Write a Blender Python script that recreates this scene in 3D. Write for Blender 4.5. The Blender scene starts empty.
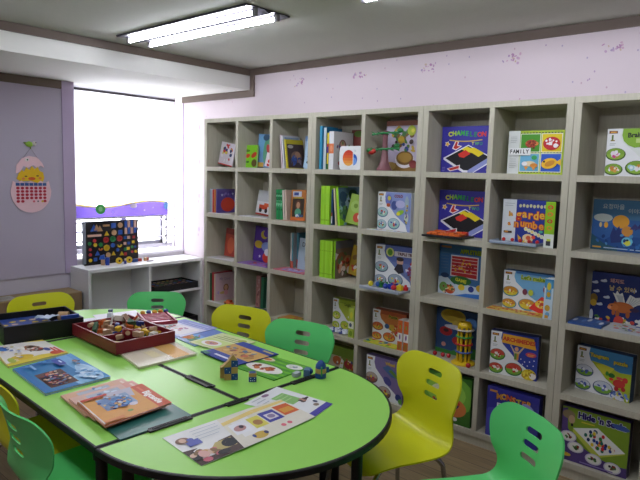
import bpy, math, random
from mathutils import Vector, Matrix
sc = bpy.context.scene
COL = sc.collection
PI = math.pi
R = math.radians
rnd = random.Random(7)

# ------------------------------------------------------------------ materials
def lin(h):
    h = h.lstrip('#')
    c = [int(h[i:i+2], 16)/255 for i in (0, 2, 4)]
    return tuple(x/12.92 if x <= .04045 else ((x+.055)/1.055)**2.4 for x in c) + (1,)
_M = {}
def mat(hexc, rough=.55, var=.06, metal=0., scale=25., coat=0., bump=0., spec=.4):
    key = (hexc, rough, var, metal, scale, coat, bump, spec)
    if key in _M: return _M[key]
    m = bpy.data.materials.new('surface_' + hexc.lstrip('#')); m.use_nodes = True
    nt = m.node_tree; b = nt.nodes['Principled BSDF']
    b.inputs['Roughness'].default_value = rough; b.inputs['Metallic'].default_value = metal
    b.inputs['Specular IOR Level'].default_value = spec
    b.inputs['Coat Weight'].default_value = coat
    c = lin(hexc)
    tc = nt.nodes.new('ShaderNodeTexCoord'); nz = nt.nodes.new('ShaderNodeTexNoise')
    nz.inputs['Scale'].default_value = scale; nz.inputs['Detail'].default_value = 3
    nt.links.new(tc.outputs['Object'], nz.inputs['Vector'])
    mx = nt.nodes.new('ShaderNodeMix'); mx.data_type = 'RGBA'
    mx.inputs[6].default_value = tuple(max(0, x*(1-var)) for x in c[:3]) + (1,)
    mx.inputs[7].default_value = tuple(min(1, x*(1+var)) for x in c[:3]) + (1,)
    nt.links.new(nz.outputs['Fac'], mx.inputs[0]); nt.links.new(mx.outputs[2], b.inputs['Base Color'])
    if bump:
        bp = nt.nodes.new('ShaderNodeBump'); bp.inputs['Strength'].default_value = bump; bp.inputs['Distance'].default_value = .002
        nt.links.new(nz.outputs['Fac'], bp.inputs['Height']); nt.links.new(bp.outputs['Normal'], b.inputs['Normal'])
    _M[key] = m
    return m
def emis(name, hexc, s):
    m = bpy.data.materials.new(name); m.use_nodes = True; nt = m.node_tree; nt.nodes.clear()
    o = nt.nodes.new('ShaderNodeOutputMaterial'); e = nt.nodes.new('ShaderNodeEmission')
    e.inputs['Color'].default_value = lin(hexc); e.inputs['Strength'].default_value = s
    nt.links.new(e.outputs[0], o.inputs['Surface']); return m
def cloth_mat(name, hexc, fac):
    m = bpy.data.materials.new(name); m.use_nodes = True; nt = m.node_tree; nt.nodes.clear()
    o = nt.nodes.new('ShaderNodeOutputMaterial'); d = nt.nodes.new('ShaderNodeBsdfDiffuse'); t = nt.nodes.new('ShaderNodeBsdfTranslucent')
    x = nt.nodes.new('ShaderNodeMixShader'); x.inputs[0].default_value = fac
    d.inputs['Color'].default_value = lin(hexc); t.inputs['Color'].default_value = lin(hexc)
    nt.links.new(d.outputs[0], x.inputs[1]); nt.links.new(t.outputs[0], x.inputs[2]); nt.links.new(x.outputs[0], o.inputs['Surface'])
    return m
def clear_mat(name, hexc, fac, rough=.05):
    m = bpy.data.materials.new(name); m.use_nodes = True; nt = m.node_tree; nt.nodes.clear()
    o = nt.nodes.new('ShaderNodeOutputMaterial'); d = nt.nodes.new('ShaderNodeBsdfTransparent'); t = nt.nodes.new('ShaderNodeBsdfPrincipled')
    x = nt.nodes.new('ShaderNodeMixShader'); x.inputs[0].default_value = fac
    t.inputs['Base Color'].default_value = lin(hexc); t.inputs['Roughness'].default_value = rough
    nt.links.new(d.outputs[0], x.inputs[1]); nt.links.new(t.outputs[0], x.inputs[2]); nt.links.new(x.outputs[0], o.inputs['Surface'])
    return m
def wood_floor():
    m = bpy.data.materials.new('laminate_floor'); m.use_nodes = True; nt = m.node_tree; b = nt.nodes['Principled BSDF']
    tc = nt.nodes.new('ShaderNodeTexCoord'); mp = nt.nodes.new('ShaderNodeMapping'); mp.inputs['Rotation'].default_value = (0, 0, R(90))
    br = nt.nodes.new('ShaderNodeTexBrick'); br.inputs['Scale'].default_value = 1; br.inputs['Brick Width'].default_value = 1.1
    br.inputs['Row Height'].default_value = .095; br.inputs['Mortar Size'].default_value = .0015
    br.inputs['Color1'].default_value = lin('94805F'); br.inputs['Color2'].default_value = lin('826E50'); br.inputs['Mortar'].default_value = lin('4A3A2E')
    nz = nt.nodes.new('ShaderNodeTexNoise'); nz.inputs['Scale'].default_value = 6; nz.inputs['Detail'].default_value = 6
    m2 = nt.nodes.new('ShaderNodeMapping'); m2.inputs['Scale'].default_value = (14, 1, 1)
    mx = nt.nodes.new('ShaderNodeMix'); mx.data_type = 'RGBA'; mx.blend_type = 'OVERLAY'; mx.inputs[0].default_value = .45
    nt.links.new(tc.outputs['Object'], mp.inputs[0]); nt.links.new(mp.outputs[0], br.inputs['Vector'])
    nt.links.new(tc.outputs['Object'], m2.inputs[0]); nt.links.new(m2.outputs[0], nz.inputs['Vector'])
    nt.links.new(br.outputs['Color'], mx.inputs[6]); nt.links.new(nz.outputs['Fac'], mx.inputs[7]); nt.links.new(mx.outputs[2], b.inputs['Base Color'])
    b.inputs['Roughness'].default_value = .45
    return m
def shelf_mat():
    m = bpy.data.materials.new('pale_wood_laminate'); m.use_nodes = True; nt = m.node_tree; b = nt.nodes['Principled BSDF']
    tc = nt.nodes.new('ShaderNodeTexCoord'); mp = nt.nodes.new('ShaderNodeMapping'); mp.inputs['Scale'].default_value = (30, 30, 2.2)
    nz = nt.nodes.new('ShaderNodeTexNoise'); nz.inputs['Scale'].default_value = 3; nz.inputs['Detail'].default_value = 5
    cr = nt.nodes.new('ShaderNodeValToRGB'); cr.color_ramp.elements[0].color = lin('B3AF9C'); cr.color_ramp.elements[1].color = lin('BFBBA9')
    cr.color_ramp.elements[0].position = .3; cr.color_ramp.elements[1].position = .7
    nt.links.new(tc.outputs['Object'], mp.inputs[0]); nt.links.new(mp.outputs[0], nz.inputs['Vector'])
    nt.links.new(nz.outputs['Fac'], cr.inputs[0]); nt.links.new(cr.outputs[0], b.inputs['Base Color'])
    b.inputs['Roughness'].default_value = .5
    return m
SHELF = shelf_mat()

# ------------------------------------------------------------------ mesh building
class MB:
    def __init__(s): s.v = []; s.f = []; s.m = []; s.mats = []
    def mi(s, m):
        if isinstance(m, str): m = mat(m)
        if m not in s.mats: s.mats.append(m)
        return s.mats.index(m)
    def face(s, pts, m):
        n = len(s.v); s.v += [tuple(p) for p in pts]; s.f.append(tuple(range(n, n+len(pts)))); s.m.append(s.mi(m))
    def raw(s, vs, fs, m, T=None):
        n = len(s.v); k = s.mi(m)
        for p in vs: s.v.append(tuple(T @ Vector(p)) if T else tuple(p))
        for f in fs: s.f.append(tuple(i+n for i in f)); s.m.append(k)
    def box(s, x0, x1, y0, y1, z0, z1, m, T=None):
        v = [(x0,y0,z0),(x1,y0,z0),(x1,y1,z0),(x0,y1,z0),(x0,y0,z1),(x1,y0,z1),(x1,y1,z1),(x0,y1,z1)]
        s.raw(v, [(0,3,2,1),(4,5,6,7),(0,1,5,4),(1,2,6,5),(2,3,7,6),(3,0,4,7)], m, T); return s
    def prism(s, pts, z0, z1, m, T=None, mtop=None):
        n = len(pts)
        v = [(p[0],p[1],z0) for p in pts] + [(p[0],p[1],z1) for p in pts]
        s.raw(v, [tuple(reversed(range(n)))] + [(i,(i+1)%n,n+(i+1)%n,n+i) for i in range(n)] + ([] if mtop else [tuple(range(n,2*n))]), m, T)
        if mtop: s.raw([(p[0],p[1],z1) for p in pts], [tuple(range(n))], mtop, T)
        return s
    def tube(s, pts, r, m, n=10, cap=True, T=None):
        pts = [Vector(p) for p in pts]; vs = []; fs = []; up = None
        for i, p in enumerate(pts):
            d = (pts[min(i+1,len(pts)-1)] - pts[max(i-1,0)]).normalized()
            if up is None:
                up = Vector((0,0,1)) if abs(d.z) < .9 else Vector((1,0,0))
            a = (up - d*up.dot(d)).normalized(); b = d.cross(a); up = a
            rr = r[i] if isinstance(r, (list,tuple)) else r
            for k in range(n):
                t = 2*PI*k/n; vs.append(p + a*math.cos(t)*rr + b*math.sin(t)*rr)
        for i in range(len(pts)-1):
            for k in range(n):
                fs.append((i*n+k, i*n+(k+1)%n, (i+1)*n+(k+1)%n, (i+1)*n+k))
        if cap: fs += [tuple(reversed(range(n))), tuple(range((len(pts)-1)*n, len(pts)*n))]
        s.raw(vs, fs, m, T); return s
    def lathe(s, prof, m, n=24, T=None):
        vs = []; fs = []
        for r, z in prof:
            for k in range(n): vs.append((r*math.cos(2*PI*k/n), r*math.sin(2*PI*k/n), z))
        for i in range(len(prof)-1):
            for k in range(n): fs.append((i*n+k, i*n+(k+1)%n, (i+1)*n+(k+1)%n, (i+1)*n+k))
        if prof[0][0] > 0: fs.append(tuple(reversed(range(n))))
        if prof[-1][0] > 0: fs.append(tuple(range((len(prof)-1)*n, len(prof)*n)))
        s.raw(vs, fs, m, T); return s
    def ball(s, c, r, m, n=12, k=8, sx=1, sy=1, sz=1):
        pr = [(max(1e-5, r*math.sin(PI*i/k)), -r*math.cos(PI*i/k)) for i in range(k+1)]
        return s.lathe(pr, m, n, Matrix.Translation(c) @ Matrix.Diagonal((sx,sy,sz,1)))
    def torus(s, R_, r, m, n=20, k=8, T=None):
        vs = []; fs = []
        for i in range(n):
            for j in range(k):
                a = 2*PI*i/n; b = 2*PI*j/k
                vs.append(((R_+r*math.cos(b))*math.cos(a), (R_+r*math.cos(b))*math.sin(a), r*math.sin(b)))
        for i in range(n):
            for j in range(k): fs.append((i*k+j, ((i+1)%n)*k+j, ((i+1)%n)*k+(j+1)%k, i*k+(j+1)%k))
        s.raw(vs, fs, m, T); return s
    def build(s, name, parent=None, bevel=0., smooth=False, loc=None, ang=.7):
        me = bpy.data.meshes.new(name); me.from_pydata(s.v, [], s.f)
        for m in s.mats: me.materials.append(m)
        me.polygons.foreach_set('material_index', s.m)
        if smooth: me.shade_smooth(); me.set_sharp_from_angle(angle=ang)
        me.update()
        o = bpy.data.objects.new(name, me); COL.objects.link(o)
        if parent: o.parent = parent
        if loc: o.location = loc
        if bevel:
            b = o.modifiers.new('edge', 'BEVEL'); b.width = bevel; b.segments = 2; b.limit_method = 'ANGLE'; b.angle_limit = R(50)
        return o
def tag(o, label, cat, group=None):
    o['label'] = label; o['category'] = cat
    if group: o['group'] = group
    return o
def thing(name, label, cat, loc=(0,0,0), rz=0, group=None):
    o = bpy.data.objects.new(name, None); COL.objects.link(o); o.empty_display_size = .05
    o.location = loc; o.rotation_euler = (0,0,rz); return tag(o, label, cat, group)
def struct(o): o['kind'] = 'structure'; return o
def copy_tree(o, parent=None):
    c = o.copy(); COL.objects.link(c)
    if parent: c.parent = parent
    for ch in o.children: copy_tree(ch, c)
    return c

# ------------------------------------------------------------------ printed art on covers
_TX = {}
def text_geo(txt, bold):
    k = (txt, bold)
    if k not in _TX:
        cu = bpy.data.curves.new('t', 'FONT'); cu.body = txt; cu.size = 1; cu.resolution_u = 2; cu.offset = bold; cu.align_x = 'CENTER'; cu.align_y = 'CENTER'
        ob = bpy.data.objects.new('t', cu); COL.objects.link(ob)
        dg = bpy.context.evaluated_depsgraph_get(); me = bpy.data.meshes.new_from_object(ob.evaluated_get(dg))
        vs = [(v.co.x, v.co.y) for v in me.vertices]; fs = [tuple(p.vertices) for p in me.polygons]
        bpy.data.objects.remove(ob); bpy.data.curves.remove(cu); bpy.data.meshes.remove(me)
        _TX[k] = (vs, fs)
    return _TX[k]
class Art:
    """flat print laid on a surface: mapf(u,v) in 0..1 -> point, nrm = outward normal, asp = width/height"""
    def __init__(s, mb, mapf, nrm, asp): s.mb = mb; s.f = mapf; s.n = Vector(nrm); s.k = 0; s.asp = asp
    def put(s, uv, fs, m):
        uv = [(min(.998, max(.002, u)), min(.998, max(.002, v))) for u, v in uv]
        s.k += 1; off = s.n*(.00025 + .00007*s.k)
        s.mb.raw([s.f(u, v)+off for u, v in uv], fs, m)
        return s
    def poly(s, pts, m): return s.put(pts, [tuple(range(len(pts)))], m)
    def rect(s, u0, v0, u1, v1, m): return s.poly([(u0,v0),(u1,v0),(u1,v1),(u0,v1)], m)
    def ell(s, u, v, ru, rv, m, n=20, rot=0):
        out = []
        for i in range(n):
            a = 2*PI*i/n; x = ru*s.asp*math.cos(a); y = rv*math.sin(a)
            out.append((u+(x*math.cos(rot)-y*math.sin(rot))/s.asp, v+x*math.sin(rot)+y*math.cos(rot)))
        return s.poly(out, m)
    def ring(s, u, v, ru, rv, m1, m2, t=.85): s.ell(u,v,ru,rv,m1); return s.ell(u,v,ru*t,rv*t,m2)
    def star(s, u, v, r, m, n=5, inner=.5, rot=0):
        return s.poly([(u+(r if i%2==0 else r*inner)*math.sin(rot+PI*i/n)/s.asp, v+(r if i%2==0 else r*inner)*math.cos(rot+PI*i/n)) for i in range(2*n)], m)
    def text(s, txt, u, v, size, m, rot=0, bold=.02, sx=1., outline=None):
        for b, mm in (((bold+.05, outline),) if outline else ()) + ((bold, m),):
            vs, fs = text_geo(txt, b)
            c, d = math.cos(rot), math.sin(rot)
            s.put([(u+(x*sx*c-y*d)*size/s.asp, v+(x*sx*d+y*c)*size) for x, y in vs], fs, mm)
        return s
    def lines(s, u0, v0, u1, n, dv, m, h=.012):
        for i in range(n): s.rect(u0, v0-i*dv, u1-(.15*(u1-u0) if i == n-1 else 0), v0-i*dv+h, m)
        return s
    def scat(s, u, v, ru, rv, cols, n, r, seed=1):
        q = random.Random(seed)
        for i in range(n):
            a = q.random()*2*PI; t = math.sqrt(q.random())
            s.ell(u+ru*t*math.cos(a), v+rv*t*math.sin(a), r*(.6+.8*q.random())/s.asp, r*(.6+.8*q.random()), cols[i % len(cols)], 8, q.random()*3)
        return s

# ------------------------------------------------------------------ camera
def RR(yaw, pitch, roll):
    f = Vector((math.sin(yaw)*math.cos(pitch), math.cos(yaw)*math.cos(pitch), -math.sin(pitch)))
    r = Vector((math.cos(yaw), -math.sin(yaw), 0)); u = r.cross(f)
    return math.cos(roll)*r+math.sin(roll)*u, -math.sin(roll)*r+math.cos(roll)*u, f
r_, u_, f_ = RR(R(48.787), R(6.553), R(1.5554))
cam = bpy.data.cameras.new('camera'); co = bpy.data.objects.new('camera', cam); COL.objects.link(co)
mw = Matrix(((r_.x,u_.x,-f_.x,0),(r_.y,u_.y,-f_.y,0),(r_.z,u_.z,-f_.z,1.4894),(0,0,0,1)))
co.matrix_world = mw; cam.sensor_width = 36; cam.lens = 592.56/640*36; cam.clip_start = .05
sc.camera = co

# ------------------------------------------------------------------ room shell
XW, YW, YB, ZC, ZS = 3.26, 4.54, 3.647, 2.288, 2.125
X0, Y0 = -2.3, -2.3
wallpaper = mat('DCCFD6', .8, .03, scale=3)
lilac = mat('BBB4C8', .8, .03, scale=3)
lilac2 = mat('B9AAC9', .6, .03, scale=3)
white_wall = mat('DAD6DC', .7, .02, scale=3)
ceil_m = mat('C9C9C4', .9, .04, scale=60, bump=.15)
trim_m = mat('6E6058', .6, .08, scale=12)
fl = struct(MB().box(X0, XW+.1, Y0, YW+.2, -.1, 0, wood_floor()).build('floor'))
struct(MB().box(X0, XW+.1, Y0, YW+.21, ZC, ZC+.1, ceil_m).build('ceiling'))
struct(MB().box(X0, XW, YB, YW+.21, ZS, ZC-.001, mat('E4E3DF', .8, .02)).build('ceiling_beam'))
w = MB().box(XW, XW+.1, Y0, YW+.21, 0, ZC, wallpaper)
# wallpaper print: little sprays and specks on the right wall
A = Art(w, lambda u, v: Vector((XW, 5*u, 5*v)), (-1,0,0), 1)
q = random.Random(3)
def spot(y, z, ry, rz, c, n=7, rot=0): A.k = q.randrange(6); A.ell(y/5, z/5, ry/5, rz/5, c, n, rot)
for yy in (3.62, 3.094, 2.535, 2.0, 1.463, .941, .40):
    for i in range(12):
        spot(yy+q.uniform(-.055,.055), 2.145+q.uniform(-.028,.028), q.uniform(.003,.008), q.uniform(.004,.010), ['C3A2C2','CDA9C0','AE98BC','C8B0A0','BE8FB6'][i%5], 7, q.random()*3)
    for i in range(4): spot(yy-.02+q.uniform(-.02,.02), 2.155+q.uniform(-.02,.02), .009, .005, 'B488B0', 7, q.random()*3)
for i in range(150):
    spot(q.uniform(0.2, 4.5), q.uniform(1.2, 2.22), .0045, .006, ['BBA2C0','C6A8B8','B4A6C2'][i%3], 6)
for yy in (4.05, 4.3):
    for zz in (.95, 1.25, 1.55, 1.85): spot(yy, zz, .012, .022, 'C9B2CC', 8); spot(yy+.01, zz-.05, .008, .014, 'CBB6C0', 8)
struct(w.build('wall_right'))
wb = MB().box(X0, 2.235, YW, YW+.2, 0, ZS, mat('C9C4D2', .8, .03)).box(2.235, XW, YW, YW+.2, 0, .728, white_wall)
struct(wb.build('wall_back'))
struct(MB().box(X0, 2.14, YW-.012, YW-.001, .645, ZS-.002, lilac).build('wall_panel'))
struct(MB().box(2.14, 2.235, YW-.022, YW-.001, .645, ZS-.002, lilac2).build('trim_1'))
struct(MB().box(X0, 2.14, YW-.022, YW-.013, 2.062, ZS-.002, trim_m).build('trim_2'))
struct(MB().box(X0, XW-.001, YB-.014, YB-.001, 2.236, ZC-.002, trim_m).build('trim_3'))
struct(MB().box(XW-.014, XW-.001, Y0, YB-.016, 2.236, ZC-.002, trim_m).build('trim_4'))
struct(MB().box(XW-.014, XW-.001, YB-.062, YB-.016, 2.07, 2.235, trim_m).box(XW-.014, XW-.001, YB-.016, YW, 2.07, ZS-.002, trim_m).build('trim_5'))
struct(MB().box(XW-.005, XW-.001, YW-.012, YW+.002, .745, 2.069, mat('A793B5', .6)).build('trim_6'))
struct(MB().box(X0-.1, X0, Y0, YW+.2, 0, ZC, wallpaper).build('wall_left'))
struct(MB().box(X0, XW, Y0-.1, Y0, 0, ZC, wallpaper).build('wall_front'))
struct(MB().box(X0, 1.1, YW-.02, YW-.001, 0, .08, trim_m).build('baseboard_back'))
# window: sill, frame, sliding sashes with glass, guard rails
struct(MB().box(2.236, XW-.001, YW-.012, YW+.2, .728, .746, mat('E9E6EE', .4, .02)).build('trim_7'))
alu = mat('E0DFE6', .35, .03); alud = mat('8D8C97', .4, .03)
wf = MB()
for a in ((2.237,2.275,.761,ZS),(3.25,XW-.001,.761,ZS)): wf.box(a[0],a[1],YW+.13,YW+.19,a[2],a[3]-.002,alu)
wf.box(2.275,3.235,YW+.13,YW+.19,.761,.80,alu).box(2.275,3.235,YW+.13,YW+.19,2.08,ZS-.002,alu)
win = struct(wf.build('window_1'))
sa = MB()
for x0, x1, yy in ((2.28,2.78,.165),(2.72,3.14,.14)):
    for a in ((x0,x0+.03,.80,2.08),(x1-.03,x1,.80,2.08),(x0,x1,.80,.83),(x0,x1,2.05,2.08)):
        sa.box(a[0],a[1],YW+yy,YW+yy+.018,a[2],a[3],alud)
sa.build('sash', win)
gm = clear_mat('window_glass', 'F4F8FF', .06)
MB().box(2.30,2.76,YW+.172,YW+.175,.82,2.06,gm).build('window_pane', win); MB().box(2.74,3.12,YW+.147,YW+.150,.82,2.06,gm).build('window_pane', win)
for zz in (.865, .945, 1.02): MB().tube([(2.24,YW+.115,zz),(3.255,YW+.115,zz)], .008, alu, 8).build('guard_rail', win)
MB().tube([(3.155,YW+.115,.80),(3.155,YW+.115,1.08)], .010, alud, 8).build('guard_post', win)

# roller blind
bl = thing('roller_blind', 'white roller blind with a purple printed hem pulled down over the window', 'blind', (0,0,0))
MB().box(2.245,3.2,YW+.035,YW+.062,2.078,2.098,mat('3E3A44',.5)).build('head_rail', bl, .002)
cb = MB(); nx = 24
cloth = cloth_mat('blind_cloth', 'FAFAFC', .6); hemc = cloth_mat('blind_hem', '7A62C4', .25)
XA, XB = 2.25, 3.135
def hemtop(x): return 1.175+.022*math.sin((x-XA)/(XB-XA)*2*PI*1.0+2.9)
vs = []; 
for i in range(nx+1):
    x = XA+(XB-XA)*i/nx; y = YW+.05+.002*math.sin(i*.9)
    vs += [(x,y,2.08),(x,y,hemtop(x)),(x,y,1.065)]
cb.raw([v for i in range(nx+1) for v in vs[3*i:3*i+2]], [(2*i,2*i+1,2*i+3,2*i+2) for i in range(nx)], cloth)
cb.build('blind_cloth', bl, smooth=True)
hb = MB(); hb.raw([v for i in range(nx+1) for v in vs[3*i+1:3*i+3]], [(2*i,2*i+1,2*i+3,2*i+2) for i in range(nx)], hemc)
A = Art(hb, lambda u, v: Vector((XA+(XB-XA)*u, YW+.046, 1.065+.14*v)), (0,-1,0), 6.2)
def wave(col, dv, th):
    pts = [(i/24, (hemtop(XA+(XB-XA)*i/24)-1.065)/.14+dv) for i in range(25)]
    A.put(pts + [(u, v-th) for u, v in pts], [(i,i+1,26+i,25+i) for i in range(24)], col)
wave(cloth_mat('blind_yellow','E8D66A',.4), .03, .09); wave(cloth_mat('blind_white','F6F2FA',.5), -.06, .05)
for u, v in ((.38,.3),(.72,.35),(.82,.5)): A.star(u, v, .06, 'E9E2FA')
A.ell(.255,.5,.05,.3,'4FBF63',12); A.ell(.255,.5,.022,.15,'9BE3A0',8); A.ell(.6,.65,.04,.16,'E6DDF6',10); A.ell(.97,.6,.03,.25,'6FA8E8',10)
hb.build('printed_hem', bl)
MB().box(XA,XB,YW+.043,YW+.057,1.052,1.068,mat('C9C4D4',.4)).build('bottom_bar', bl, .002)

# fluorescent ceiling fixtures
TUBE = emis('lit_tube', 'F1F4FF', 33)
def light_fixture(y0, y1, label, xc=2.12, hw=1.0):
    t = thing('ceiling_light', label, 'ceiling light', (xc,(y0+y1)/2,ZC), 0, 'fluorescent ceiling fixtures')
    L = (y1-y0)/2; wm = mat('38363E', .4, .02)
    h = MB()
    prof = [(-.15,-.002),(-.145,-.012),(-.10,-.006),(-.03,-.006),(0,-.022),(.03,-.006),(.10,-.006),(.145,-.012),(.15,-.002)]
    vs = [(x,-L,z) for x,z in prof]+[(x,L,z) for x,z in prof]; n = len(prof)
    h.raw(vs, [(i,i+1,n+i+1,n+i) for i in range(n-1)]+[tuple(range(n)),tuple(reversed(range(n,2*n))),(0,n,2*n-1,n-1)], wm)
    h.build('reflector', t)
    for x in (-.075,.075):
        MB().tube([(x,-L+.035,-.026),(x,L-.035,-.026)], .0105, TUBE, 12).build('fluorescent_tube', t, smooth=True)
        for s in (-1,1):
            MB().box(x-.012,x+.012,s*L-s*.034,s*L-s*.012,-.040,-.007,mat('8E8C90',.4)).build('lamp_socket', t, .003)
    return t
light_fixture(2.235, 3.43, 'fluorescent ceiling light with two lit tubes beside the ceiling beam')
light_fixture(0.35, 1.72, 'fluorescent ceiling light cut off by the top edge of the picture')
light_fixture(2.245, 3.585, 'added unseen fluorescent ceiling light over the left side of the tables', .2)  # added fixture outside the frame, put in to brighten the room
light_fixture(0.35, 1.72, 'added unseen fluorescent ceiling light nearest the camera', .2)  # also an added fixture, never in view, lifts the fill light up front

# ------------------------------------------------------------------ shelving units
SZ = [1.507, 1.142, .783, .426, .083]      # top of each shelf board, upper row first
XF, XBK = 2.95, 3.215
TOPZ = 1.877
def shelf_unit(yl, yr, ncol, label):
    yc = (yl+yr)/2
    t = thing('shelf_unit', label, 'shelf', (XF, yc, 0), 0, 'open cube shelving along the right wall')
    a, b = yl-yc-.0008, yr-yc+.0008
    D = XW-XF-.004
    MB().box(.001,D,a-.034,a,0,TOPZ-.03,SHELF).build('side_panel', t, .001)
    MB().box(.001,D,b,b+.034,0,TOPZ-.03,SHELF).build('side_panel', t, .001)
    MB().box(0,D,b,a,TOPZ-.03,TOPZ,SHELF).build('top_board', t, .001)
    MB().box(XBK-XF,XBK-XF+.008,b+.034,a-.034,.0,TOPZ-.03,SHELF).build('back_panel', t)
    for i, z in enumerate(SZ):
        MB().box(.001,XBK-XF,b+.034,a-.034,z-.032,z,SHELF).build('shelf_board', t, .001)
    MB().box(.010,.025,b+.034,a-.034,0,SZ[4]-.033,SHELF).build('plinth', t)
    cw = ((a-.034)-(b+.034)-(ncol-1)*.028)/ncol
    for c in range(1, ncol):
        y1 = a-.034-c*cw-(c-1)*.028; prev = TOPZ-.03
        for z in SZ: 
            MB().box(.001,XBK-XF,y1-.028,y1,z,prev,SHELF).build('divider', t, .001); prev = z-.032
    return t
shelf_unit(3.829, 2.681, 3, 'pale wood cube shelf three columns wide, nearest the window')
shelf_unit(2.681, 1.830, 2, 'pale wood cube shelf holding the bright green book sets')
shelf_unit(1.830, .9974, 2, 'pale wood cube shelf holding the two purple puzzle boxes')
shelf_unit(.9974, .1474, 2, 'pale wood cube shelf at the right edge of the picture')

# ------------------------------------------------------------------ game boxes and books
def place(o, x, y, z, yaw=0, roll=0, lean=0, corners=None):
    """stand a thing with its face to the room; local X runs along the shelf, local Y into it"""
    M = Matrix.Rotation(R(-90+yaw), 4, 'Z') @ Matrix.Rotation(R(roll), 4, 'Y') @ Matrix.Rotation(R(lean), 4, 'X')
    dz = -min((M @ Vector(c)).z for c in corners) if corners else 0
    o.matrix_world = Matrix.Translation((x, y, z+dz+.0006)) @ M
def game_box(label, row, yl, yr, x, h, t, col, art, side=None, yaw=0, roll=0, lean=0, cat='game box', group='boxed games on the shelves', z=None, name='game_box'):
    wd = yl-yr; side = side or col
    g = thing(name, label, cat, group=group)
    m = MB(); m.box(-wd/2, wd/2, 0, t*.72, 0, h, mat(side, .4)); 
    m.face([(-wd/2+.0005,-.0002,.0005),(wd/2-.0005,-.0002,.0005),(wd/2-.0005,-.0002,h-.0005),(-wd/2+.0005,-.0002,h-.0005)], mat(col,.38))
    A = Art(m, lambda u, v: Vector((-wd/2+wd*u, 0, h*v)), (0,-1,0), wd/h); art(A)
    m.build('lid', g)
    MB().box(-wd/2+.002, wd/2-.002, t*.72, t, .002, h-.002, mat('CFCBC0', .6)).build('base', g)
    cs = [(sx*wd/2, yy, zz) for sx in (-1,1) for yy in (0,t) for zz in (0,h)]
    place(g, x, (yl+yr)/2, SZ[row-1] if z is None else z, yaw, roll, lean, cs)
    return g
def book(label, row, y, x, t, h, d, cover, art=None, spine=None, face=False, yaw=0, roll=0, lean=0, cat='book', group='picture books on the shelves', z=None, name='picture_book', spineart=None):
    """local: thickness X, depth Y (spine at -Y), height Z, printed cover on +X"""
    c = mat(cover, .4); s = mat(spine or cover, .4); b = .0015 if t < .02 else .0025
    m = MB()
    m.box(-t/2, -t/2+b, 0, d, 0, h, c).box(t/2-b, t/2, 0, d, 0, h, c).box(-t/2, t/2, -.001, b, 0, h, s)
    if art: art(Art(m, lambda u, v: Vector((t/2, d*u, h*v)), (1,0,0), d/h))
    if spineart: spineart(Art(m, lambda u, v: Vector((-t/2+t*u, -.001, h*v)), (0,-1,0), t/h))
    o = m.build(name); tag(o, label, cat, group)
    MB().box(-t/2+b, t/2-b, b, d-.003, .002, h-.002, mat('E4DFD0', .8)).build('pages', o)
    cs = [(sx*t/2, yy, zz) for sx in (-1,1) for yy in (0,d) for zz in (0,h)]
    M = Matrix.Rotation(R(-90+yaw), 4, 'Z') @ Matrix.Rotation(R(roll), 4, 'Y') @ Matrix.Rotation(R(lean), 4, 'X')
    if face:    # turn the printed cover to the room
        M = M @ Matrix.Rotation(R(-90), 4, 'Z') @ Matrix.Translation((-t/2, -d/2, 0))
    dz = -min((M @ Vector(c)).z for c in cs)
    o.matrix_world = Matrix.Translation((x, y, (SZ[row-1] if z is None else z)+dz+.0006)) @ M
    return o

# -- art of each box
W = 'E6E8EA'
def art_cham(A):
    A.poly([(.05,.32),(.55,.60),(.995,.35),(.995,.22),(.68,.004),(.46,.004),(.05,.28)], 'E9E9F2')
    A.poly([(.09,.31),(.55,.575),(.97,.34),(.56,.05),(.48,.05)], '17171C')
    A.poly([(.97,.34),(.99,.25),(.66,.004),(.56,.004),(.56,.05)], '8D97D0')
    A.poly([(.42,.50),(.52,.565),(.60,.525),(.67,.54),(.87,.42),(.76,.34),(.64,.42),(.52,.45)], 'E8D21F')
    A.poly([(.35,.40),(.50,.49),(.60,.41),(.47,.32),(.38,.34)], 'D8342A')
    A.poly([(.22,.52),(.29,.70),(.36,.68),(.34,.60),(.43,.57),(.30,.48)], 'F0E6EA'); A.poly([(.245,.53),(.30,.67),(.335,.66),(.32,.58),(.39,.565),(.30,.505)], 'C7302F')
    A.poly([(.13,.08),(.40,.17),(.40,.08),(.2,.02)], 'F0E6EA'); A.poly([(.165,.08),(.38,.15),(.38,.09),(.21,.04)], 'C7302F')
    A.star(.12,.62,.07,'F0E8D8',5,.55,.4); A.star(.12,.62,.05,'E0A928',5,.55,.4)
    for i, ch in enumerate('CHAMELEON'):
        A.text(ch, .17+.085*i, .83+.02*math.sin(i*.7), .135, ['E8E32A','B6D92E','7CCB3A','36B04A','2FA25A','1F8F52','2E7F62','C84040','D23B3B'][i], rot=.05*math.sin(i)-.08, bold=.05)
    pts = [(.16+.66*i/12, .715-.03*math.sin(PI*i/12)) for i in range(13)]
    A.put(pts+[(u,v-.022) for u, v in pts], [(i,i+1,14+i,13+i) for i in range(12)], 'D8B93A')
    A.text('T', .64,.62,.09,'E0DA4A'); A.text('W', .72,.62,.09,'5FBF4A'); A.text('O', .80,.62,.09,'2F9A57')
    A.lines(.03,.1,.1,3,.035,'8A86C8')
    A.star(.97,.05,.06,'F0D040')
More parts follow.
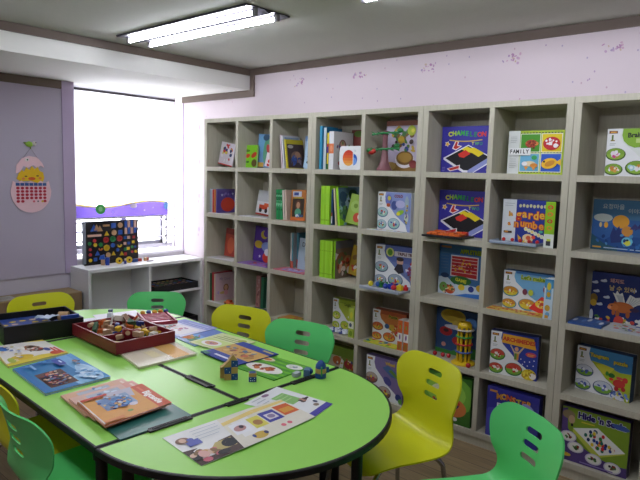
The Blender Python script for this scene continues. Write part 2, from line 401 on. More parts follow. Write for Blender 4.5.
def art_family(A):
    A.rect(0,0,.215,1,'DDE2E0'); A.rect(.215,.0,1,.045,'B9CF38')
    for (u0,v0,c) in ((.225,.50,'4E9A2E'),(.605,.50,'E6CF22'),(.225,.05,'6FB6DA'),(.605,.05,'2C5CC4')):
        A.rect(u0,v0,u0+.365,v0+.43,'E9E9D8'); A.rect(u0+.012,v0+.016,u0+.353,v0+.414,c)
    for i in range(14): A.rect(.225+.055*i,.935,.25+.055*i,.955,'333333'); A.rect(.225+.055*i,.485,.25+.055*i,.5,'333333'); A.rect(.225+.055*i,.03,.25+.055*i,.047,'333333')
    A.ell(.43,.70,.11,.09,'A8442E'); A.ell(.52,.70,.04,.04,'D98A4A'); A.scat(.42,.71,.08,.06,['7E2F24','C9683A','86301F'],12,.022,2); A.ell(.38,.60,.02,.02,'6A3A20'); A.ell(.48,.60,.02,.02,'6A3A20')
    A.ell(.79,.70,.15,.15,'C42D33'); A.scat(.79,.70,.12,.11,['F3EDEE'],12,.022,4); A.rect(.74,.66,.80,.74,'F3EDEE'); A.ell(.86,.65,.04,.05,'F3EDEE')
    A.ell(.42,.24,.11,.06,'E9D9B0'); A.ell(.50,.20,.07,.05,'D78B3A'); A.ell(.33,.24,.05,.05,'EDEDF0'); A.ell(.50,.38,.05,.05,'3FA75E'); A.poly([(.32,.18),(.36,.09),(.40,.17)],'E9A24A'); A.poly([(.46,.17),(.5,.08),(.54,.17)],'E9A24A')
    A.ell(.77,.25,.14,.12,'E8B92E',rot=.2); A.poly([(.88,.28),(.97,.36),(.97,.20)],'E8B92E'); A.ell(.78,.25,.09,.06,'C98A2A',rot=.4); A.ell(.68,.29,.02,.025,'222222')
    A.rect(.03,.43,.43,.60,'E9ECEC')
    for i, ch in enumerate('FAMILY'): A.text(ch, .07+.060*i, .515, .125, '16161A', bold=.03, sx=.85)
    A.lines(.05,.85,.17,4,.04,'B6BCBA'); A.lines(.05,.34,.17,5,.05,'B6BCBA')
def art_garden(A):
    A.rect(0,0,.28,1,'DADFE3'); A.rect(.28,0,1,1,'26368F')
    [A.ell(.36+.07*i,.86+.01*(i%2),.028,.04,'C9C69A',10) for i in range(8)]; A.lines(.04,.9,.24,2,.05,'A8AFB8')
    A.text('la',.17,.66,.14,'E9B23A',bold=.03,outline='B9321F')
    for i, ch in enumerate('garden'): A.text(ch, .34+.115*i, .66+.015*math.sin(i*1.7), .25, 'E9B23A', bold=.03, outline='B9321F')
    A.text('a',.15,.44,.14,'E89A2E',bold=.03,outline='B9321F')
    for i, ch in enumerate('number'): A.text(ch, .30+.125*i, .44+.02*math.sin(i*1.3), .23, 'E89A2E', bold=.03, outline='B9321F')
    for i in range(8): A.ell(.5+.065*i, .34-.03*i, .038, .045, 'E6E0C8'); A.ell(.5+.065*i, .34-.03*i, .024, .03, ['E9D77A','CFE0C0'][i%2])
    A.ell(.55,.13,.11,.10,'E8D2A0'); A.ell(.56,.14,.05,.05,'D8603A'); A.poly([(.42,.12),(.34,.2),(.36,.05)],'E3B23E'); A.ell(.66,.16,.04,.04,'E84F3A'); A.scat(.5,.06,.14,.03,['C42D33','E8C23E','E6E0C8'],10,.022,5)
    A.ell(.9,.1,.03,.05,'F0EDE0'); A.ell(.8,.3,.04,.03,'4FB4A0'); A.rect(.05,.22,.22,.27,'4A3B2A'); A.rect(.07,.225,.14,.265,'E5A03A')
def art_gside(A):
    A.rect(0,0,1,.3,'DDE3DC'); A.rect(.25,.05,.7,.15,'3A3A40'); A.rect(.3,.15,.7,.2,'C9D84A')
    for i, c in enumerate(('D8432E','E0762E','C9342E','E08A2E')): A.ell(.5,.88-.15*i,.28,.045,c); A.ell(.5,.88-.15*i,.14,.022,'7CB82E')
def art_apple(A):
    A.rect(.03,.93,.25,.97,'B77A4A'); A.lines(.04,.82,.2,6,.06,'5C7CA4')
    A.text('APPLETREE', .66,.88,.115,'A8C23A',bold=.05,outline='3A5A2A',sx=.8)
    A.poly([(.25,.38),(.25,.80),(.82,.80),(.82,.36)],'D9D4DC'); A.poly([(.27,.40),(.27,.78),(.80,.78),(.80,.38)],'B92E34')
    for i in range(5): A.rect(.27,.46+.065*i,.80,.47+.065*i,'E8C6BE')
    A.scat(.52,.58,.22,.16,['E8B83A','D89A2E','8E2028'],22,.022,9)
    A.ell(.93,.64,.05,.04,'C9583A'); A.ell(.93,.50,.05,.04,'C9803A'); A.ell(.93,.36,.05,.04,'C9583A')
    A.poly([(0,0),(0,.34),(.18,.36),(.35,.22),(.5,.26),(1,.2),(1,0)],'C9DAE8'); A.poly([(.35,0),(1,0),(1,.1),(.6,.07)],'3C78C8')
    A.ell(.48,.31,.22,.09,'2F6E34'); A.text('GAME',.48,.31,.09,'D8D83A',bold=.04,rot=-.15)
    A.ell(.14,.38,.09,.05,'23406A'); A.ell(.26,.11,.11,.09,'C9542E'); A.ell(.12,.14,.09,.10,'6E9A4A'); A.ell(.27,.13,.05,.04,'E9A24A'); A.ell(.5,.18,.07,.06,'E6C83A'); A.ell(.7,.17,.06,.06,'2E3E8E'); A.ell(.88,.21,.08,.07,'C9A32E'); A.scat(.2,.12,.16,.09,['8E2028','E9D9B0','3A7A3A'],14,.018,3)
def base_white(A, sky, title, tcol, blobs, oc=None, tsz=.12):
    """white card layout: coloured picture sweep at upper right, three oval photos at lower left"""
    A.poly([(.24,1),(.22,.86),(.26,.72),(.36,.62),(.46,.52),(.56,.40),(.70,.30),(.86,.18),(.92,0),(1,0),(1,1)], sky)
    A.rect(.03,.90,.17,.955,'6E3A22'); A.rect(.05,.915,.15,.94,'E0A23A'); A.rect(.075,.76,.105,.87,'5F7A34'); A.rect(.06,.74,.13,.765,'8A7A34'); A.lines(.05,.68,.15,2,.03,'A8B0AE')
    for (u,v,ru,rv) in ((.16,.46,.17,.135),(.14,.14,.16,.125),(.52,.18,.185,.15)):
        A.ell(u,v,ru,rv,blobs[0]); A.ell(u,v+.015,ru*.88,rv*.84,blobs[1])
        A.poly([(u+ru*.86*math.cos(a),v-.0+rv*.80*math.sin(a)) for a in [PI+PI*i/10 for i in range(11)]], blobs[2])
        A.scat(u,v,ru*.5,rv*.4,blobs[3],9,.028,int(u*100))
    if title: A.text(title,.62,.86,tsz,tcol,bold=.045,outline=oc)
def art_lets(A):
    base_white(A,'6FA8D0',"Let's make!",'6B8A1E',('3F8FA0','C98A2E','D8C23A',['C9452E','E8D24A','E9E2C8']),'D8D84A',.14)
    A.rect(.26,.95,1,1,'3A6EA8'); A.poly([(.55,.10),(.80,.44),(.95,.40),(1,.1),(.8,0)],'D8362E'); A.ell(.80,.24,.12,.10,'E8C63A'); A.ell(.82,.25,.05,.04,'C9452E'); A.scat(.8,.24,.1,.08,['F0E2A0','C9452E'],10,.02,6)
    A.ell(.46,.50,.05,.08,'7A3A4A'); A.ell(.58,.50,.05,.08,'B8C43A'); A.ell(.86,.62,.04,.08,'8E3A4A'); A.ell(.86,.70,.03,.03,'E8C8A0')
def art_towerbox(A):
    A.ell(.36,.86,.27,.16,'C9B03A'); A.ell(.36,.86,.22,.12,'B59A2E')
    A.poly([(0,.1),(0,.0),(1,0),(1,.25),(.6,.2),(.35,.08)],'3F8A3A'); A.ell(.22,.50,.14,.10,'B92E34'); A.ell(.22,.52,.06,.04,'4A2A34'); A.ell(.5,.33,.14,.1,'C9343A')
    A.ell(.42,.68,.07,.09,'C9B04A'); A.ell(.18,.20,.05,.05,'E8A8A0'); A.ell(.4,.62,.22,.05,'D8D8E6'); A.ell(.75,.75,.12,.15,'5A8AC8')
def art_arch(A):
    base_white(A,'2E3F9A',None,None,('2E6E3A','C4483A','78A83A',['F0EAE2','C4302E','E9E2D8']))
    A.poly([(.26,.97),(.24,.76),(.96,.70),(.90,.95)],'E0A22E'); A.text('ARCHIMEDES',.60,.845,.125,'C4392A',bold=.05,rot=-.03,sx=.95)
    A.poly([(.42,.72),(.44,.74),(.52,.60),(.60,.60),(.70,.74),(.72,.72),(.62,.56),(.60,.40),(.52,.40),(.51,.56)],'C9B08A'); A.ell(.56,.66,.04,.05,'D8A27A'); A.rect(.52,.42,.60,.56,'5C8A3A'); A.rect(.57,.42,.61,.56,'C98A3A')
    A.ell(.86,.58,.11,.055,'C44A5A'); A.lines(.79,.575,.93,2,.03,'E9B23A')
    for u,v in ((.66,.45),(.74,.40),(.84,.42),(.92,.34),(.7,.34),(.8,.32),(.93,.46)): A.ell(u,v,.012,.014,'E6E6F2')
    A.ell(.84,.12,.15,.13,'D8C02E'); A.ell(.92,.10,.07,.07,'E9E0D8'); A.ell(.76,.09,.07,.06,'C9A32A'); A.scat(.84,.14,.12,.09,['E8D84A','A88A22'],12,.025,8)
def art_green5(A):
    A.ell(.55,.60,.52,.42,'6FA83A'); A.ell(.5,.62,.4,.3,'8FC24A'); A.ell(.40,.62,.2,.14,'D8DCC0'); A.ell(.66,.34,.26,.2,'C9743A'); A.ell(.62,.42,.16,.13,'3A2E5A'); A.ell(.62,.30,.10,.1,'D88A3A'); A.ell(.3,.3,.12,.12,'7A3A6A'); A.poly([(.0,.02),(.0,.2),(.5,.08),(.45,.0)],'E0E4D8'); A.ell(.7,.1,.05,.04,'E6E8E0'); A.scat(.5,.4,.3,.25,['C4302E','E8D24A','3F6E2A'],16,.03,12)
def art_purp5(A):
    A.ell(.2,.1,.5,.5,'4A4AA8'); A.ell(.8,.6,.4,.3,'3A3A8A'); A.rect(.05,.90,.2,.94,'C98A3A')
    for i, ch in enumerate('MONSTER'): A.text(ch,.24+.095*i,.83+.02*math.sin(i),.15,['C98A2E','D8A23A','C9542E','D8803A','B8A83A','C9743A','D89A3A'][i],bold=.05,rot=.1*math.sin(i*2),outline='3A2240')
    A.text('EXPRESS',.42,.66,.12,'E4E4F0',bold=.04); A.ell(.8,.74,.13,.08,'8A8AC8',rot=-.5); A.ell(.84,.55,.1,.06,'6A6AB8',rot=-.5)
    A.ell(.45,.3,.25,.2,'6A8AC8'); A.scat(.45,.3,.3,.2,['C9C9E8','7AA85A','C98A4A','3A2E7A'],26,.03,14)
def art_brain(A):
    base_white(A,'DDE2DE',None,None,('3E5A20','7FA634','8CB43A',['E8E4EA','C85A8E','D8B8C8','C98A2E']))
    A.poly([(.26,1),(.25,.86),(.28,.74),(.36,.65),(.46,.60),(.6,.62),(.8,.6),(1,.66),(1,1)],'86B234'); A.text('Brain',.46,.86,.135,'2A3220',bold=.04,rot=.06); A.text('Train',.78,.87,.125,'2A3220',bold=.04)
    A.rect(.48,.70,.98,.79,'B9CE7A'); A.ell(.80,.50,.18,.14,'4A5A34'); A.ell(.80,.50,.15,.11,'C9CFC4'); A.ell(.86,.2,.15,.12,'8CB43A')
    A.scat(.15,.46,.1,.05,['E6DCE4','D04A8A','E8E4EA'],8,.04,31); A.scat(.14,.15,.1,.05,['C98A2E','D8A24A','E8E0D0'],8,.035,32); A.scat(.52,.2,.1,.05,['A8D0D8','E4ECEC'],6,.05,33)
def art_blue(A):
    A.rect(0,.62,1,1,'3F7096'); A.rect(0,.0,1,.3,'1F4E8E'); A.poly([(0,.3),(0,.62),(.2,.70),(.34,.60),(.4,.4),(.2,.2)],'2E5FA0'); A.ell(.16,.64,.14,.08,'B8C2BE')
    A.ell(.42,.58,.12,.13,'D89A2E'); A.ell(.52,.40,.08,.1,'C98A3A'); A.poly([(.28,.30),(.32,.48),(.36,.40),(.40,.50),(.45,.34),(.5,.3),(.44,.18),(.30,.15)],'22346E')
    A.text('요정마을',.30,.86,.11,'A9B8BC',bold=.015); A.text('이야기',.62,.79,.10,'A9B8BC',bold=.015); A.rect(.82,.90,.97,.93,'A8BCC8')
    A.poly([(.62,.42),(.70,.58),(.84,.60),(.86,.72),(.90,.58),(.98,.56),(.86,.48),(.80,.38),(.72,.50)],'2A2A66'); A.ell(.84,.66,.04,.05,'3A2E5A'); A.poly([(.55,.44),(.62,.56),(.70,.46)],'3A3A72')
    A.ell(.13,.50,.02,.05,'E0C88A'); A.ell(.21,.50,.03,.06,'E0A83A'); A.ell(.53,.20,.08,.09,'6AC0D8'); A.ell(.53,.18,.05,.06,'D8D84A'); A.ell(.53,.23,.02,.02,'20304A'); A.ell(.93,.18,.06,.09,'8FBFC0')
    A.poly([(0,.08),(0,.32),(.18,.14),(.4,.06),(.4,0),(0,0)],'24566A'); A.rect(.03,.04,.16,.07,'D8A23A'); A.lines(.2,.04,.9,1,.03,'A8C0D8',.02); A.scat(.5,.2,.45,.15,['2E6AB0','183E78','4A8AC0'],20,.03,17)
def art_pig(A):
    for u,v in ((.05,.78),(.18,.83),(.08,.60),(.24,.50),(.14,.34),(.62,.70),(.9,.5)): A.ell(u,v,.05,.025,'C9CFDC'); A.ell(u+.02,v+.015,.025,.025,'C9CFDC')
    A.text('돼지도',.38,.85,.095,'C89C94',bold=.02,outline='6A3A5A'); A.text('날 수 있어',.46,.70,.115,'C8B27E',bold=.02,outline='4A3A5A')
    A.poly([(.42,.38),(.33,.62),(.37,.60),(.39,.67),(.43,.60),(.47,.64),(.52,.44)], 'E4E6E0'); A.poly([(.52,.42),(.58,.62),(.66,.57),(.76,.60),(.72,.52),(.82,.48),(.70,.43),(.60,.34)], 'E4E6E0')
    for i in range(5): A.poly([(.38+.02*i,.58),(.395+.02*i,.58),(.455+.01*i,.42),(.445+.01*i,.42)],'B8BEC4'); A.poly([(.60+.035*i,.575-.02*i),(.61+.035*i,.57-.02*i),(.575+.015*i,.41),(.565+.015*i,.41)],'B8BEC4')
    A.ell(.48,.34,.17,.11,'C0682E'); A.ell(.35,.33,.08,.07,'CC7436'); A.ell(.295,.31,.03,.035,'E09A6A'); A.poly([(.35,.40),(.37,.46),(.40,.40)],'A85A2E'); A.ell(.42,.20,.03,.07,'A85A2E'); A.ell(.57,.21,.03,.07,'A85A2E'); A.ell(.36,.22,.025,.06,'B8642E'); A.ell(.66,.32,.07,.04,'3A2A4A'); A.ell(.33,.355,.01,.012,'20202A')
    A.ell(.05,.45,.06,.10,'8A6A22'); A.ell(.05,.36,.05,.07,'C9A22E')
    A.scat(.5,.06,.48,.07,['D8D8CC','C9A22E','C4443A','4A7A3A','E4E4E0'],34,.032,21); A.ell(.82,.1,.10,.08,'D8DCE0'); A.ell(.45,.08,.07,.08,'C4443A'); A.ell(.03,.1,.03,.12,'C9CFD8')
def art_tang(A):
    base_white(A,'3E7FB0',None,None,('4A5A7A','C9CFDA','78A83A',['3E4E9A','5A6AB8','E6E8F0']))
    A.poly([(.28,.72),(.36,.62),(.46,.52),(.56,.40),(.70,.30),(.86,.18),(.92,0),(1,0),(1,.62),(.8,.60),(.5,.70)],'A8B82E'); A.poly([(.36,.66),(.5,.70),(.7,.66),(.62,.52),(.5,.48)],'C9C83A')
    A.text('Tangram',.42,.85,.11,'C9B83A',bold=.05,outline='3A4A22'); A.text('puzzle',.80,.80,.11,'C9B83A',bold=.05,outline='3A4A22')
    A.ell(.66,.50,.06,.05,'2F6E2A'); A.ell(.58,.52,.03,.05,'3F8A34'); A.ell(.66,.42,.04,.03,'D8362E'); A.ell(.80,.36,.11,.09,'C43A34'); A.ell(.90,.46,.05,.06,'C43A34'); A.ell(.80,.48,.06,.03,'C9484A'); A.ell(.76,.24,.04,.05,'B02E2E'); A.ell(.88,.26,.04,.05,'B02E2E')
    A.scat(.82,.10,.16,.09,['E4E6F0','4A5AA8','D8C83A','6A8AC8'],26,.03,23)
def art_hide(A):
    A.poly([(0,0),(0,.95),(.08,.98),(.10,.6),(.30,.34),(.55,.22),(.8,.16),(1,.18),(1,0)],'54407E'); A.ell(.1,.86,.10,.08,'8A7A5A'); A.ell(.15,.78,.05,.08,'B89A7A'); A.ell(.16,.68,.02,.03,'1E1E1E')
    A.text("Hide 'n Seek",.58,.885,.15,'2B2460',bold=.06,rot=-.02,outline='C9CBE0'); A.ell(.87,.87,.13,.045,'3F5AA0',rot=-.1); A.rect(.30,.77,.5,.79,'C9B83A')
    A.poly([(.18,.62),(.55,.74),(.96,.42),(.62,.24),(.5,.24),(.18,.56)],'B8C24A'); A.poly([(.18,.63),(.55,.75),(.96,.44),(.60,.27)],'E4E6E2')
    q = random.Random(5)
    for i in range(34):
        a = q.random()*2*PI; t = math.sqrt(q.random()); u = .57+.24*t*math.cos(a); v = .52+.14*t*math.sin(a)-.10*t*math.cos(a)
        A.ell(u,v,.025,.036,['1F2E5E','1F6A5A','C42E34','E0C02E','27408A','C9342E','2E7A3A','E6E2D0'][i%8],8)
    for u,v in ((.12,.46),(.24,.29),(.52,.17),(.80,.12)): A.ell(u,v,.125,.10,'C9C4D4'); A.ell(u,v,.105,.08,'E2E2DA'); A.scat(u,v,.06,.035,['3A5A2A','2E2E3A','8A3A2A','5A8A4A'],9,.022,int(u*90))
    A.ell(.1,.12,.08,.035,'C9A83A'); A.lines(.32,.04,.9,1,.03,'8A7AB8',.02)
def art_u2game(A):
    base_white(A,'8A9AD0',None,None,('5A7A9A','A8C4CC','9AC4B8',['C4483A','3E4E9A','3F8A4A','E8E4DA']))
    A.text('COLO',.64,.90,.10,'8A4A5A',bold=.05); A.ell(.34,.80,.10,.14,'6A74B8'); A.ell(.36,.84,.05,.06,'C9C24A'); A.ell(.34,.66,.06,.05,'B85A3A'); A.ell(.52,.66,.09,.12,'4A5A9A'); A.ell(.7,.70,.14,.10,'B8B8E0'); A.ell(.70,.48,.12,.06,'8FBF3A',rot=.4); A.ell(.65,.45,.05,.05,'E0D23A')
    A.ell(.89,.72,.06,.2,'9FB0C0'); A.ell(.89,.36,.06,.12,'C9CFC4'); A.scat(.88,.5,.05,.3,['4A7A4A','C9A83A','6A4A8A'],14,.025,26)
def art_triple(A):
    base_white(A,'6A7AB0',None,None,('4A5A72','9AA8B8','8FB0B0',['C4483A','E0C83A','3F8A4A','E4E4EA']))
    A.poly([(.26,1),(.24,.84),(.30,.7),(.44,.62),(1,.6),(1,1)],'5A68A8'); A.ell(.37,.84,.10,.11,'D8DC7A'); A.ell(.37,.84,.06,.08,'5F9A2E')
    A.rect(.48,.76,1,.88,'D8D4DA'); A.text('TRIPLE TRY',.75,.82,.09,'6A3A3A',bold=.045)
    A.ell(.62,.64,.08,.09,'C9A08A'); A.ell(.62,.70,.09,.05,'3A2E2A'); A.poly([(.48,.44),(.56,.58),(.68,.58),(.72,.40),(.6,.34)],'2E2A34')
    A.ell(.93,.6,.07,.08,'B83A4A'); A.ell(.85,.44,.06,.08,'8A4A7A'); A.ell(.93,.28,.06,.08,'B85A5A'); A.scat(.86,.42,.12,.2,['6A7AC0','D8D8E8','8A3A4A'],18,.03,28)
def art_u2g(A):
    base_white(A,'A6B43A',None,None,('6E7A2A','A8BC3A','C4CC4A',['E4E6C8','C9A83A','7A9A2E']))
    A.rect(.3,.88,1,1,'8A9A2A'); A.text('Logic',.62,.86,.12,'56661E',bold=.05); A.ell(.72,.48,.06,.07,'3A4A6A'); A.ell(.86,.36,.06,.06,'4A5A7A'); A.scat(.8,.5,.14,.25,['E4E6DA','56661E','C9C83A'],14,.03,29)
def art_u2o(A):
    base_white(A,'C4763A',None,None,('8A3A2A','C9683A','D8A23A',['E0C83A','7A9A3A','C4402E']))
    A.rect(.26,.88,1,1,'A8542E'); A.text('Puzzle',.62,.84,.13,'5F6A1E',bold=.06,outline='D8B23A'); A.ell(.6,.5,.12,.1,'C9A23A'); A.ell(.45,.52,.07,.08,'3A5A8A'); A.ell(.8,.34,.1,.1,'C9404A'); A.scat(.7,.45,.22,.2,['D8A23A','B8442E','7A9A3A','E4D2A8'],20,.03,30)
def art_osmall(A):
    A.rect(0,.30,1,.58,'E6E4E0'); A.ell(.5,.45,.16,.09,'7A3A8A'); A.ell(.5,.78,.28,.13,'C9582E'); A.ell(.5,.78,.14,.07,'8FA02E'); A.ell(.5,.14,.3,.1,'A8742E')
def art_gsmall(A):
    A.rect(.0,.30,1,.55,'E0E4D0'); A.ell(.5,.75,.25,.12,'C9C83A'); A.ell(.4,.42,.25,.07,'4A5A7A'); A.ell(.5,.14,.3,.09,'7A9A2E')
def art_u2r5(A):
    A.rect(0,.7,1,1,'6F8A2E'); A.rect(0,0,.45,.7,'B8B49A'); A.ell(.3,.55,.16,.14,'B8683A'); A.ell(.72,.5,.16,.13,'A83A3A'); A.poly([(.35,.2),(.45,.6),(.55,.6),(.5,.18)],'E2E4E4'); A.ell(.75,.2,.2,.14,'7A8AA8'); A.scat(.6,.4,.35,.3,['C9A83A','C4402E','4A5A7A','E0E0D0'],22,.035,41)
def art_u2p5(A):
    base_white(A,'7A6A9A',None,None,('5A4A5A','B8A89A','8A5A4A',['3A4A8A','C4483A','E0C83A']))
    A.poly([(.45,.78),(.6,.86),(.98,.66),(.98,.6),(.7,.6)],'4A6A9A'); A.poly([(.62,.74),(.7,.78),(.98,.58),(.98,.5)],'5F8A3A'); A.ell(.60,.48,.12,.09,'4A4A8A',rot=-.6); A.ell(.9,.16,.08,.08,'2E3A7A'); A.ell(.97,.08,.07,.06,'5A9A3A'); A.text('Wheel',.66,.90,.10,'C9A83A',bold=.05)
def art_small(A):
    A.rect(0,.78,1,1,'3F8AB8'); A.rect(.2,.5,.8,.95,'5AA0C8'); A.ell(.5,.82,.22,.1,'D8C83A'); A.ell(.5,.62,.22,.07,'C9A22E'); A.ell(.45,.28,.3,.08,'C9A23A'); A.ell(.5,.12,.25,.06,'6FA8D0'); A.rect(.2,.02,.6,.1,'D8A23A')
G3 = 'boxed games on the shelves'
game_box('purple box of a black tile puzzle on the top shelf', 1, 1.788, 1.478, 3.10, .262, .07, '3A35A0', art_cham, '2E2A86')
game_box('purple box of a black tile puzzle behind a black tray of orange pieces', 2, 1.788, 1.478, 3.105, .262, .07, '3A35A0', art_cham, '2E2A86')
game_box('yellow-green box with four animal pictures and a white strip', 1, 1.372, 1.078, 3.08, .226, .08, 'A9C234', art_family, '8FAE2E')
game_box('blue and white number game box with orange lettering', 2, 1.366, 1.10, 3.05, .230, .07, '26368F', art_garden)
game_box('narrow lime-green box end in front of the orange-lettered number game', 2, 1.103, 1.053, 2.957, .231, .09, '8FC21F', art_gside, '2B2F2A')
game_box('dark blue box with a red game board picture, above the yellow toy tower', 3, 1.785, 1.475, 3.135, .300, .06, '3E6EA4', art_apple, '274C7A')
game_box('sky-blue and white box with three yellow oval photos', 3, 1.335, 1.07, 3.045, .209, .07, W, art_lets, '3A6EA8')
game_box('slim blue box end standing before the sky-blue box', 3, 1.080, 1.036, 2.957, .204, .08, 'C4D8E4', art_small, 'DCE6EC')
game_box('blue box with a yellow disc, standing behind the yellow toy tower', 4, 1.775, 1.47, 3.12, .272, .07, '3A5A8E', art_towerbox)
game_box('navy and white box with an orange title banner', 4, 1.362, 1.112, 3.005, .236, .075, W, art_arch, '23306E', yaw=9)
game_box('dark green box half hidden by the near yellow chair', 5, 1.76, 1.444, 2.962, .275, .06, '3C6E2A', art_green5, '2E5A22')
game_box('indigo box half hidden by the near green chair', 5, 1.350, 1.066, 2.962, .278, .07, '34348E', art_purp5)
game_box('white and lime box on the top shelf at the right edge', 1, .877, .61, 3.08, .224, .07, W, art_brain)
game_box('deep blue box with an orange moon and pale lettering', 2, .93, .615, 3.13, .250, .065, '2C5C9A', art_blue, '1F3A66')
game_box('navy box showing an orange winged pig', 3, .911, .60, 3.138, .245, .062, '1C2C6A', art_pig, '141C44')
game_box('white and blue box with a red cartoon crab', 4, .937, .672, 3.065, .228, .07, W, art_tang, '20406A', yaw=-6)
game_box('purple and green box showing a tray of coloured balls', 5, .953, .642, 2.976, .276, .07, '7C9A2E', art_hide, '3E2E62')
game_box('white and pale blue box with round photos, right of the leaning green books', 2, 2.192, 1.925, 3.03, .235, .07, W, art_u2game, 'D8DCE6', yaw=-7)
game_box('white and slate-blue box behind a tray of coloured pieces', 3, 2.205, 1.90, 3.062, .260, .07, W, art_triple, '55649A')
game_box('white and olive-green box standing above a red and green box', 4, 2.545, 2.335, 3.06, .212, .07, W, art_u2g, '8A9A2A')
game_box('narrow pale green box end in front of the olive-green box', 4, 2.332, 2.288, 2.965, .195, .08, 'A8BC4A', art_gsmall)
game_box('white and orange box behind two slim orange boxes', 4, 2.20, 1.945, 3.05, .200, .08, W, art_u2o, '9A4A2A')
for i, (yl, wd) in enumerate(((1.948, .034), (1.905, .036))):
    game_box('slim orange box end, %s of the pair before the orange box' % ('left' if i == 0 else 'right'), 4, yl, yl-wd, 2.962, .186, .08, 'D0682E', art_osmall, 'D8CFC4')
game_box('red and green box on the bottom shelf behind the table', 5, 2.575, 2.335, 3.07, .222, .07, '7A8A3A', art_u2r5)
game_box('white and mauve box on the bottom shelf beside the table', 5, 2.178, 1.90, 2.97, .262, .07, W, art_u2p5, '6A5A8A')

# -- flat and loose things on the shelves
def slab(name, label, cat, quad, z, t, col, art=None, group=None, rough=.4, kids=()):
    """thin flat thing: quad = bl, br, tr, tl in plan"""
    m = MB(); m.prism(quad, 0, t, mat(col, rough))
    if art:
        a, b, c, d = [Vector((p[0], p[1], t)) for p in quad]
        asp = (b-a).length/max(.01, (d-a).length)
        art(Art(m, lambda u, v: (a*(1-u)+b*u)*(1-v)+(d*(1-u)+c*u)*v, (0,0,1), asp))
    o = m.build(name, loc=(0,0,z+.0005)); return tag(o, label, cat, group)
def qx(x0, x1, yl, yr): return [(x0, yl), (x0, yr), (x1, yr), (x1, yl)]      # seen from the room: left=yl
def tray_open(name, label, x0, x1, y0, y1, z, h, col, th=.006, cat='tray', group=None, T=None, floor=None):
    t = thing(name, label, cat, group=group); t.location = ((x0+x1)/2, (y0+y1)/2, z+.0005)
    a, b = (x1-x0)/2, (y1-y0)/2; m = mat(col, .35)
    MB().box(-a,a,-b,b,0,th,mat(floor or col,.5)).build('tray_floor', t)
    MB().box(-a,a,-b,-b+th,th,h,m).box(-a,a,b-th,b,th,h,m).box(-a,-a+th,-b+th,b-th,th,h,m).box(a-th,a,-b+th,b-th,th,h,m).build('tray_wall', t, .0015)
    return t
pt = thing('puzzle_tray', 'black tray of orange puzzle pieces poking off the shelf under the purple box', 'puzzle', (2.985, 1.655, SZ[1]+.0006), R(2))
MB().box(-.078,.078,-.125,.125,0,.012,mat('1E1E20',.35)).build('tray', pt, .002)
q = random.Random(11); pm = MB(); oc = mat('D8662A',.4); oc2 = mat('C8402A',.4)
for i in range(4):
    for j in range(6): pm.box(-.06+.03*i,-.06+.03*i+.027,-.10+.034*j,-.10+.034*j+.031,.013,.013+q.uniform(.010,.020),oc if q.random()<.85 else oc2)
pm.build('puzzle_piece', pt, .001)['kind'] = 'stuff'
pt2 = thing('game_tray', 'clear pale blue plastic tray in front of the orange-lettered number game', 'tray', (2.985, 1.255, SZ[1]+.0006))
MB().box(-.055,.055,-.125,.125,0,.008,mat('8E9CB0',.2)).box(-.055,.055,-.125,-.12,.008,.016,mat('A8B4C4',.2)).box(-.055,.055,.12,.125,.008,.016,mat('A8B4C4',.2)).box(-.055,-.05,-.12,.12,.008,.016,mat('A8B4C4',.2)).build('tray', pt2, .001)
for i in range(5): tag(MB().ball((0,0,.010),.010,mat('C8302E',.3)).build('game_peg', loc=(3.00+.006*(i%2),1.33-.045*i,SZ[1]+.0095),smooth=True), 'small red game peg on the pale blue tray', 'game piece', 'red pegs on the blue tray')
def art_puz(A):
    q = random.Random(4)
    for i in range(8):
        for j in range(3): A.rect(i/8,.02+j/3,(i+.92)/8,(j+.95)/3,['D8B83A','C9452E','E0D26A','D8822E','C9A03A'][q.randrange(5)]); A.ell((i+.45)/8,(j+.5)/3,.03,.09,['E8D88A','A83A2E','E8C23A'][q.randrange(3)],8)
slab('jigsaw_puzzle', 'red and yellow jigsaw lying flat before the sky-blue box', 'puzzle', qx(2.955,3.035,1.385,1.09), SZ[2], .004, 'D8C46A', art_puz)
tc = thing('game_tray', 'pale grey tray heaped with bright plastic pieces before the slate-blue box', 'tray', (2.955, 2.035, SZ[2]+.0006))
MB().box(-.075,.09,-.135,.155,0,.012,mat('9FA9B8',.3)).box(-.075,-.069,-.135,.155,.012,.022,mat('B4BCC8',.3)).box(.084,.09,-.135,.155,.012,.022,mat('B4BCC8',.3)).build('tray', tc, .002)
q = random.Random(21)
for i, (dy, c, nm) in enumerate(((.10,'E0CE2A','yellow'),(.045,'2E7A3A','green'),(.02,'2F8A3A','green'),(-.01,'2A44A8','blue'),(-.035,'2A44B0','blue'),(-.055,'2438A0','blue'),(-.07,'C82E34','red'),(-.095,'E0C42E','yellow'),(-.118,'C82E34','red'),(.06,'2E5AA8','blue'),(-.03,'C8402E','red'),(0,'35904A','green'))):
    m = MB()
    if i % 3 == 0: m.ball((0,0,.017),.017,mat(c,.3),12,8)
    elif i % 3 == 1: m.box(-.013,.013,-.016,.016,0,.03,mat(c,.3)); m.lathe([(.007,.03),(.007,.037)],mat(c,.3),10)
    else: m.lathe([(.016,0),(.016,.018),(.008,.022),(.008,.032)],mat(c,.3),14)
    o = m.build('game_piece', loc=(2.925+.028*(i%3)+.02*(i>8), 2.035+dy, SZ[2]+.0135), smooth=True)
    tag(o, 'bright %s plastic piece in the grey tray' % nm, 'game piece', 'plastic pieces in the grey tray')
def art_map(A):
    q = random.Random(9)
    A.rect(.3,.0,1,1,'C9C83A')
    for i in range(14): A.ell(q.random(),q.random(),.06,.14,['2E5AA8','C8402E','3A9A4A','D8B83A','2E7A8A'][i%5],10)
